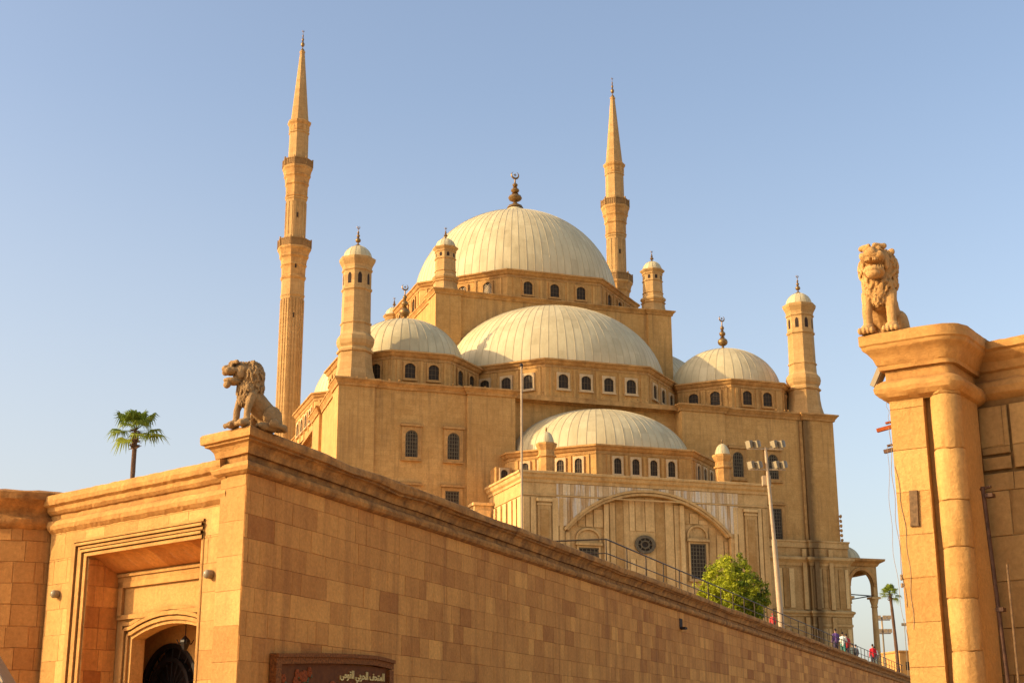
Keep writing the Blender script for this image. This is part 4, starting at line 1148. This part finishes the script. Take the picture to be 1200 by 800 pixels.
# cap: flat front, round part, then along the recessed wall
arc = [(ccx+(ccr)*math.cos(a), ccy+(ccr)*math.sin(a)) for a in [math.pi*1.5+i*math.pi/2/8 for i in range(9)]]
yrec = 1.12
path = [(F0, .95), (F0, 0), (ccx, 0)]+[(ccx+ccr*math.sin(a), ccy+.0-ccr*math.cos(a)+.23-.0) if False else (ccx+.12*math.sin(a), .12-.12*math.cos(a)) for a in [i*math.pi/2/8 for i in range(1, 9)]]
path += [(ccx+.12, yrec-.02)]
capp = [(0, 4.5), (.02, 4.52), (.1, 4.55), (.15, 4.61), (.16, 4.67), (.13, 4.74), (.06, 4.79), (.02, 4.81), (.02, 4.94), (.08, 4.945), (.09, 5.0), (.11, 5.02), (.14, 5.1), (.21, 5.18), (.27, 5.21), (.29, 5.23), (.3, 5.27), (.33, 5.29), (.33, 5.43), (.31, 5.44), (-.25, 5.445)]
capp = [(u if u <= .16 else .16+(u-.16)*.68, z) for u, z in capp]
b = B(); b.sweep(path, capp, False, step=.07); b.rough(.006, 5, 4); b.rough(.007, 16, 4)
b.fin('cap', 'gate_trim', rp, smooth=28)
b = B(); b.extrude([(F0-.1, .95), (F0-.1, -.1), (.65, -.1), (.8, .1), (.85, .5), (.8, .95)], 5.3, 5.43); b.fin('cap_top', 'gate_trim', rp)
# recessed wall running right
b = B(); rng = random.Random(23)
wp = lambda s, z, o: (s, yrec-.09*(s-.9)-o, z)
b.tone = .4
def wallq(s0, s1, z0, z1, o=0, t=.45): b.f([b.v(*wp(s0, z0, o)), b.v(*wp(s1, z0, o)), b.v(*wp(s1, z1, o)), b.v(*wp(s0, z1, o))], t)
wallq(.4, 6, GZ, 4.7, 0, .2)
kw2 = dict(ch=.62, lmin=.5, lmax=.95, spread=.22, zref=.2, inset=.009, dep=.008, jit=.008)
block_run(b, .5, .71, GZ, 4.55, lambda s, z, o: wp(s, z, o+.05), rng, **kw2)
block_run(b, .76, 1.17, 3.82, 4.5, lambda s, z, o: wp(s, z, o+.025), rng, **kw2)
block_run(b, .76, 1.17, 3.6, 3.78, lambda s, z, o: wp(s, z, o+.035), rng, **kw2)
block_run(b, .74, 6, GZ, 3.55, lambda s, z, o: wp(s, z, o+.05), rng, **kw2)
block_run(b, 1.21, 6, 3.6, 4.5, lambda s, z, o: wp(s, z, o+.05), rng, **kw2)
b.fin('panelled_wall', 'gate_shade', rp, merge=False)
b = B(); b.box(.7, 6, yrec+.01, yrec+.9, GZ, 5.3)
for v in b.bm.verts: v.co.y -= .09*(v.co.x-.9)
b.fin('wall_core', 'gate', rp)
b = B(); b.sweep([(.45, yrec+.04), (6, yrec-.09*5.1)], [(u, z+.14) for u, z in ((0, 4.45), (.03, 4.47), (.1, 4.53), (.12, 4.62), (.09, 4.7), (.03, 4.74), (.03, 4.84), (.07, 4.87), (.1, 4.98), (.2, 5.06), (.22, 5.1), (.27, 5.13), (.27, 5.24), (.1, 5.26), (-.8, 5.27))], False, step=.08)
b.rough(.008, 4); b.rough(.01, 13); b.fin('wall_cornice', 'gate_trim', rp, smooth=28)
Mp = Matrix.Translation((PS.x, PS.y, 0)) @ Matrix.Rotation(R(-35), 4, 'Z')
# plate on the pier
pt = B(); pt.box(-.055, .055, -.035, 0, -.24, .24); pt.box(-.062, .062, -.028, 0, -.245, -.2); o = pt.fin('wooden_plate', 'plaque')
o.location = Mp @ Vector((.12, -.005, 3.0)); o.rotation_euler = (0, R(2), R(-35)); tag(o, 'small narrow wooden plate fixed upright on the face of the right pier', 'plate')
# drain pipe
t = thing('drain_pipe', 'rusty brown drain pipe leaning down the panelled wall at the right edge', 'pipe', Mp @ Vector((1.05, .28, 0)), R(-35))
b = B(); b.tube((-.08, 0, 3.25), (.1, -.02, -1.6), .028, .03, 10); b.fin('pipe', 'pipe', t, smooth=40)
b = B(); b.tube((-.12, .02, 3.22), (.03, 0, 3.24), .02, .02, 8)
for z in (3.1, 1.6, .2): b.box(-.05, .05, -.04, .1, z, z+.05)
b.fin('bracket', 'pipe', t)
t = thing('conduit', 'thin grey conduit beside the rusty drain pipe', 'pipe', Mp @ Vector((1.19, .3, 0)), R(-35)); ROOTZ[t.name] = 0
b = B(); b.tube((0, 0, 2.2), (0, 0, -1.6), .016, .016, 8); b.fin('tube', 'plaque', t, smooth=40)
# brackets, flood lamp and cables on the left edge of the pier
for (z, ln_, dz, lab, mt) in ((4.17, .2, -.02, 'short reddish timber bracket sticking out of the left edge of the right pier', 'redflower'), (3.85, .12, .01, 'small dark iron bracket below the timber one on the right pier', 'pipe')):
    b = B(); b.box(-ln_, .06, .02, .07, -.025, .025); b.box(-.05, .02, .0, .05, .05, .075)
    o = b.fin('bracket', mt); o.location = Mp @ Vector((F0-.03, .02, z)); o.rotation_euler = (0, R(-8), R(-35)); tag(o, lab, 'bracket')
t = thing('flood_lamp', 'small boxy lamp hanging under the overhanging cap of the right pier', 'lamp', Mp @ Vector((F0-.2, .2, 4.93)), R(-35)); t.rotation_euler = (0, R(28), R(-35))
b = B(); b.box(-.035, .035, -.1, .1, -.15, .15); b.fin('housing', 'lampglass', t)
b = B(); b.box(.036, .05, -.08, .08, -.13, .13); b.box(-.02, .1, -.01, .01, .12, .17); b.fin('bracket', 'lampbody', t)
b = B(); rr = random.Random(4)
def cable(x0, x1, z0, z1, sag, n=22):
    P = []
    for i in range(n+1):
        u = i/n; P.append((x0+(x1-x0)*u+sag*math.sin(u*math.pi)+.012*math.sin(u*23+x0*9), .0-.012, z0+(z1-z0)*u))
    return P
b.poly_tube(cable(F0-.16, F0-.02, 4.8, 4.2, .05), .003, 5); b.poly_tube(cable(F0-.02, F0+.03, 4.15, 1.7, -.03), .0045, 5); b.poly_tube(cable(F0-.06, F0+.01, 3.9, 1.2, -.07), .003, 5)
b.poly_tube(cable(F0+.02, F0+.1, 3.6, 1.4, .04), .0045, 5)
for i in range(5): b.ball((F0-.015, -.01, 1.95+i*.04+rr.random()*.1), .02, 6, 5)
o = b.fin('loose_cables', 'wire'); o.location = (PS.x, PS.y, 0); o.rotation_euler = (0, 0, R(-35)); tag(o, 'thin loose cables hanging down the left edge of the right pier', 'cable')

# ------------------------------------------------------------------ RAILING on the long wall
rl = thing('railing', 'dark metal handrail running along the top of the long wall', 'railing', Mr @ Vector((0, 0, 5.44)), R(90-AZR))
x0 = 22.75; X1 = 112.0; hgt = .92; yr = .25
b = B(); b.tube((x0, yr, hgt), (X1, yr, hgt), .026, .026, 8); b.fin('top_rail', 'rail', rl)
b = B(); b.tube((x0, yr, hgt*.5), (X1, yr, hgt*.5), .02, .02, 8); b.fin('lower_rail', 'rail', rl)
b = B(); b.tube((x0, yr, hgt), (x0-.4, yr+5, hgt), .026, .026, 8); b.tube((x0, yr, hgt*.5), (x0-.4, yr+5, hgt*.5), .02, .02, 8); b.fin('return_rail', 'rail', rl)
g = B(); g.tube((0, 0, -.02), (0, 0, hgt), .024, .024, 8); po = g.fin('post', 'rail', rl, zoff=False); po.location = (x0, yr, 0)
n = 0; x = x0
while x < X1-2.3:
    x += 2.4 if x < 62 else 1.9; n += 1
    c = po.copy(); col.objects.link(c); c.parent = rl; c.location = (x, yr, 0)
for k in (1, 2):
    c = po.copy(); col.objects.link(c); c.parent = rl; c.location = (x0-.16*k, yr+2.3*k, 0)

# ------------------------------------------------------------------ PEOPLE
def person(loc, rz, h, shirt, pants, hair, label, pose='stand', skin=(.42, .25, .16)):
    t = thing('person', label, 'person', loc, rz)
    k = h/1.75
    sit = pose == 'sit'; hipz = .93*k if not sit else .55*k
    def remesh(b, name, color, parent):
        m = plain('cloth_'+name, color, .8, 0, .15, 20, 0)
        ob = b.fin(name, m, None, zoff=False, merge=False)
        md = ob.modifiers.new('r', 'REMESH'); md.mode = 'VOXEL'; md.voxel_size = .022; md.use_smooth_shade = True
        dg = bpy.context.evaluated_depsgraph_get(); dg.update()
        me = bpy.data.meshes.new_from_object(ob.evaluated_get(dg)); ob.modifiers.clear(); ob.data = me
        if not me.materials: me.materials.append(m)
        for p_ in me.polygons: p_.use_smooth = True
        ob.parent = parent; return ob
    z = hipz
    sh = z+.5*k
    b = B()
    def legs(b, e):
        for sx in (-1, 1):
            if sit: kn = (sx*.12*k, -.42*k, z-.02); ft = (sx*.12*k, -.42*k, .08)
            else: kn = (sx*.1*k, -.03*k, .5*k); ft = (sx*.11*k, .02*k, .09*k)
            b.cap((sx*.09*k, 0, z), kn, .085*k+e, .06*k+e); b.cap(kn, ft, .06*k+e, (.04*k if e == 0 else .05*k+e))
        b.ball((0, 0, z), (.15*k+e, .11*k+e, .12*k+e))
    def torso(b, e, arms=True, low=.05):
        b.cap((0, 0, z+low*k), (0, -.01*k, sh-.1*k), .125*k+e, .15*k+e); b.cap((-.15*k, 0, sh-.06*k), (.15*k, 0, sh-.06*k), .06*k+e, .06*k+e)
        if arms:
            for sx in (-1, 1):
                el = (sx*.24*k, .02*k, sh-.34*k) if pose != 'lean' else (sx*.24*k, -.12*k, sh-.28*k)
                wr = (sx*.22*k, -.1*k, sh-.56*k) if pose != 'lean' else (sx*.15*k, -.33*k, sh-.34*k)
                b.cap((sx*.19*k, 0, sh-.06*k), el, .05*k+e, .042*k+e); b.cap(el, wr, .042*k+e, .03*k+e)
    legs(b, 0); torso(b, 0)
    for sx in (-1, 1):
        wr = (sx*.22*k, -.1*k, sh-.56*k) if pose != 'lean' else (sx*.15*k, -.33*k, sh-.34*k)
        b.ball((wr[0], wr[1]-.02, wr[2]-.05*k), (.03*k, .045*k, .06*k), 8, 6)
        fy = -.42*k if sit else .02*k
        b.ball((sx*.115*k, fy-.06*k, .045), (.045*k, .13*k, .045), 8, 6)
    b.cap((0, 0, sh), (0, -.01*k, sh+.12*k), .05*k, .05*k); b.ball((0, -.015*k, sh+.22*k), (.075*k, .092*k, .115*k), 12, 10)
    b.ball((0, -.11*k, sh+.21*k), (.014*k, .02*k, .025*k), 6, 5)
    for sx in (-1, 1): b.ball((sx*.076*k, 0, sh+.22*k), (.012*k, .02*k, .03*k), 6, 5)
    body = remesh(b, 'body', skin, t)
    b = B(); torso(b, .018, True, -.02); remesh(b, 'shirt', shirt, t)
    b = B(); legs(b, .014); remesh(b, 'trousers', pants, t)
    b = B(); b.ball((0, .012*k, sh+.255*k), (.084*k, .095*k, .1*k), 12, 10); remesh(b, 'hair', hair, t)
    return t
def onwall(x, y=.75): p = Mr @ Vector((x, y, TZ)); return (p.x, p.y, TZ)
dk = (.03, .02, .015)
person(onwall(76.3, .8), R(200), 1.72, (.14, .07, .22), (.08, .06, .1), dk, 'person in a purple top standing at the railing, leftmost of the people on the terrace')
person(onwall(79.5, .8), R(150), 1.72, (.65, .7, .62), (.05, .22, .18), dk, 'person in a white top and green trousers at the railing below the porch arch', 'lean')
person(onwall(82.3, .95), R(180), 1.8, (.45, .04, .04), (.05, .04, .05), dk, 'person in a red shirt just right of the one in white')
person(onwall(84.2, .8), R(160), 1.55, (.07, .09, .09), (.05, .05, .06), dk, 'short person in dark clothes crouching against the railing beside the red shirt', 'sit')
person(onwall(85.9, .8), R(210), 1.6, (.16, .17, .2), (.05, .05, .06), dk, 'person in grey sitting near the foot of the porch column', 'sit')
person(onwall(95.8, .8), R(190), 1.86, (.62, .02, .03), (.08, .07, .09), dk, 'tall person in a bright red shirt standing right of the porch column')
person(onwall(98.2, .95), R(160), 1.84, (.26, .28, .3), (.13, .16, .15), dk, 'person in a grey shirt standing close behind the bright red shirt')
person(onwall(54.7, .9), R(180), 1.05, (.55, .06, .05), (.07, .07, .09), (.45, .06, .05), 'child in red at the railing by the foot of the lamp mast')

# ------------------------------------------------------------------ FLAGPOLE and LAMP MAST
t = thing('flagpole', 'slim pale flagpole standing in front of the left corner of the low domed hall', 'flagpole', (.39, 60, TZ))
b = B(); b.tube((0, 0, 0), (.02, 0, 10.3), .055, .04, 10); b.fin('pole', 'pole', t, smooth=40)
b = B(); b.ball((.02, 0, 10.36), .08, 10, 8); b.tube((.05, -.03, 10.2), (.05, -.03, 10.32), .03, .03, 6); b.fin('truck', 'iron', t)
t = thing('floodlight_mast', 'tall cream lamp mast carrying four pairs of floodlights right of the green tree', 'lamp mast', (14.92, 80, TZ))
b = B(); b.tube((0, 0, 0), (-.18, 0, 5.4), .17, .14, 12); b.tube((-.18, 0, 5.4), (-.4, 0, 10.7), .11, .085, 12); b.fin('pole', 'pole', t, smooth=40)
b = B()
for zz, xo in ((10.62, -.4), (9.42, -.35)): b.tube((xo-1.05, 0, zz), (xo+1.05, 0, zz-.02), .045, .045, 8)
b.box(-.62, -.15, .1, .5, 8.55, 9.1); b.fin('crossbars', 'pole', t)
fb = B(); fb.rings([[(-.18, -.02, 0), (.18, -.02, 0), (.18, -.02, .42), (-.18, -.02, .42)], [(-.18, .12, 0), (.18, .12, 0), (.18, .12, .42), (-.18, .12, .42)], [(-.09, .28, .08), (.09, .28, .08), (.09, .28, .34), (-.09, .28, .34)]])
hous = fb.fin('floodlight', 'lampbody', None, zoff=False); 
fl = B(); fl.box(-.17, .17, -.05, -.015, .01, .41); fl.box(-.2, -.17, -.06, .1, 0, .42); lens = fl.fin('lens', 'lampglass', None, zoff=False)
first = True
for zz, xo in ((10.68, -.4), (9.48, -.35)):
    for dx in (-.92, -.5, .5, .92):
        if first: h_, l_ = hous, lens; first = False
        else:
            h_ = hous.copy(); l_ = lens.copy(); col.objects.link(h_); col.objects.link(l_)
        h_.parent = t; h_.location = (xo+dx, 0, zz); h_.rotation_euler = (R(12), 0, R(-58)); l_.parent = h_

# far floodlight mast, far building
t = thing('distant_floodlight_mast', 'small distant mast with two rows of lamps between the porch column and the thin palm', 'lamp mast', (50.2, 196, TZ))
b = B(); b.tube((0, 0, 0), (0, 0, 10.6), .16, .1, 8); b.fin('pole', 'lampbody', t)
b = B()
for zz in (10.2, 8.4):
    b.tube((-1.1, 0, zz), (1.1, 0, zz), .07, .07, 6); b.tube((0, 0, 8.3), (0, 0, 10.3), .12, .12, 6)
    for dx in (-1, -.4, .4, 1):
        q = B(); q.box(dx-.25, dx+.25, -.2, .15, zz+.1, zz+.6); q.fin('lamp', 'pole', t)
b.fin('crossbars', 'pole', t)
t = thing('distant_building', 'distant sunlit sandstone building at the right end of the railing', 'building', (70.6, 250, TZ), R(10))
b = B(); b.box(-4.2, 6, 0, 8, 0, 9.0); b.fin('wall', 'gate', t); b = B(); b.box(-4.4, 6.2, -.2, 8.2, 9.0, 9.3); b.box(3, 6, -1, 0, 0, 8.2); b.fin('parapet', 'gate_trim', t)
b = B()
for i in range(4): b.box(-3.2+i*2, -2.4+i*2, -.02, .2, 6, 7.4)
b.fin('window', 'recess', t)
b = B(); b.tube((0, 0, 0), (0, 0, 14.6), .08, .05, 6); b.box(-.5, .5, -.05, .05, 13.4, 13.9); o = b.fin('antenna_mast', 'lampbody'); o.location = (67.6, 249, TZ); tag(o, 'thin antenna mast rising above the distant building by the right pier', 'antenna')

# ------------------------------------------------------------------ VEGETATION
def palm(loc, trunk_h, r, leafL, nleaf, label, seed, lean=(0, 0), group=None):
    t = thing('palm_tree', label, 'palm tree', loc, 0, group)
    rd = random.Random(seed)
    b = B(); n = 26; rs = []
    for i in range(n+1):
        u = i/n; zz = trunk_h*u; rr_ = r*(1.25-.35*u)*(1+.05*math.sin(i*2.1)); 
        rs.append([(lean[0]*u*u+rr_*math.cos(a*math.pi/5), lean[1]*u*u+rr_*math.sin(a*math.pi/5), zz) for a in range(10)])
    b.rings(rs); b.rough(.02, 5); b.fin('trunk', 'bark', t)
    b = B()
    top = Vector((lean[0], lean[1], trunk_h))
    for i in range(70):      # dead leaf bases under the crown
        a = rd.uniform(0, 6.28); zz = trunk_h-rd.uniform(-.05, .9)*leafL*.6; ln_ = rd.uniform(.12, .3)*leafL*.5
        p_ = Vector((lean[0]+r*.9*math.cos(a), lean[1]+r*.9*math.sin(a), zz)); q_ = p_+Vector((math.cos(a)*ln_, math.sin(a)*ln_, rd.uniform(-.4, .5)*ln_))
        b.tube(p_, q_, .05*leafL*.5, .015, 4)
    b.fin('leaf_bases', 'bark', t)
    b = B()
    for i in range(nleaf):
        a = i*2.399+rd.uniform(-.3, .3); u = (i+.5)/nleaf
        el = R(86-105*u**1.2+rd.uniform(-12, 12)); L = leafL*rd.uniform(.75, 1.05)*(1.0 if u > .15 else .8)
        dr = Vector((math.cos(a)*math.cos(el), math.sin(a)*math.cos(el), math.sin(el)))
        hub = top+dr*L*.52+Vector((0, 0, -.05*L*(1-math.sin(el))))
        b.tone = .15; b.tube(top, hub, .022*leafL*.5, .014*leafL*.5, 4)
        side = dr.cross(Vector((0, 0, 1))); side = side.normalized() if side.length > .05 else Vector((1, 0, 0)); up = side.cross(dr).normalized()
        ns = 21; tn = rd.uniform(.1, 1)
        for k in range(ns):
            th = R(-115+230*k/(ns-1)); fL = L*.55*(1-.25*abs(th)/2)*rd.uniform(.85, 1.1)
            fd = (dr*math.cos(th)+side*math.sin(th)).normalized()
            mid = hub+fd*fL*.55+up*.0; tip = hub+fd*fL*.9+Vector((0, 0, -fL*rd.uniform(.15, .75)))
            wv = fd.cross(up).normalized()*fL*.055
            v0 = b.v(*(hub)); v1 = b.v(*(mid+wv)); v2 = b.v(*(mid-wv)); v3 = b.v(*tip)
            tt = max(0, min(1, tn+rd.uniform(-.15, .15)))
            b.f([v0, v1, v2], tt); b.f([v1, v3, v2], tt)
    b.fin('crown', 'palmleaf', t, merge=False)
    return t
palm((-23.85, 88, TZ), 13.5, .16, 2.15, 25, 'green fan palm rising behind the gateway at the left, against the sky', 3)
palm((52.5, 198, TZ), 13.9, .22, 1.75, 30, 'tall thin distant fan palm between the porch and the right pier', 8, (-.4, 0))

def tree(loc, label):
    t = thing('leafy_tree', label, 'tree', loc)
    rd = random.Random(12)
    b = B(); b.poly_tube([(0, 0, 0), (.05, .03, 1.2), (0, 0, 2.4)], .14, 8)
    limbs = []
    for i in range(9):
        a = i*.7*2.4; q_ = Vector((math.cos(a)*rd.uniform(.6, 1.4), math.sin(a)*rd.uniform(.6, 1.4), rd.uniform(2.6, 5.2)))
        b.tube((0, 0, rd.uniform(1.4, 2.4)), q_, .07, .02, 6)
    b.tube((0, 0, 2.4), (.1, 0, 5.6), .11, .03, 6)
    b.fin('trunk', 'bark', t)
    b = B()
    def inside(p):     # overall crown outline
        u = (p.z-.6)/6.3
        if u < 0 or u > 1: return False
        rad = 2.15*(math.sin(math.pi*min(1, u*.92+.16))**.75)*(1-.28*max(0, u-.55)/.45)
        return math.hypot(p.x, p.y) < rad*(1+.22*noise.noise(Vector((p.x, p.y, p.z))*1.1+Vector((4, 0, 0))))
    n = 0
    while n < 520:
        c = Vector((rd.uniform(-2.3, 2.3), rd.uniform(-2.3, 2.3), rd.uniform(.6, 6.9)))
        if not inside(c): continue
        if math.hypot(c.x, c.y) < .8 and rd.random() < .6: continue
        n += 1; cr = rd.uniform(.18, .38)
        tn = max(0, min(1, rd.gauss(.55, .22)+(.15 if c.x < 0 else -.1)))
        for k in range(46):
            v = Vector((rd.gauss(0, 1), rd.gauss(0, 1), rd.gauss(0, .7))).normalized()*cr*rd.uniform(.55, 1.1)
            p_ = c+v; nrm = (v.normalized()+Vector((rd.gauss(0, .5), rd.gauss(0, .5), rd.gauss(.3, .5)))).normalized()
            a1_ = nrm.orthogonal().normalized(); a1_.rotate(Matrix.Rotation(rd.uniform(0, 6.28), 3, nrm)); a2 = nrm.cross(a1_)
            s1, s2 = rd.uniform(.07, .12), rd.uniform(.03, .05); tt = max(0, min(1, tn+rd.uniform(-.15, .15)))
            b.f([b.v(*(p_-a1_*s1)), b.v(*(p_+a2*s2)), b.v(*(p_+a1_*s1)), b.v(*(p_-a2*s2))], tt)
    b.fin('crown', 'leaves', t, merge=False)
tree((13.75, 90, TZ), 'bushy bright green tree rising behind the long wall, left of the cream lamp mast')
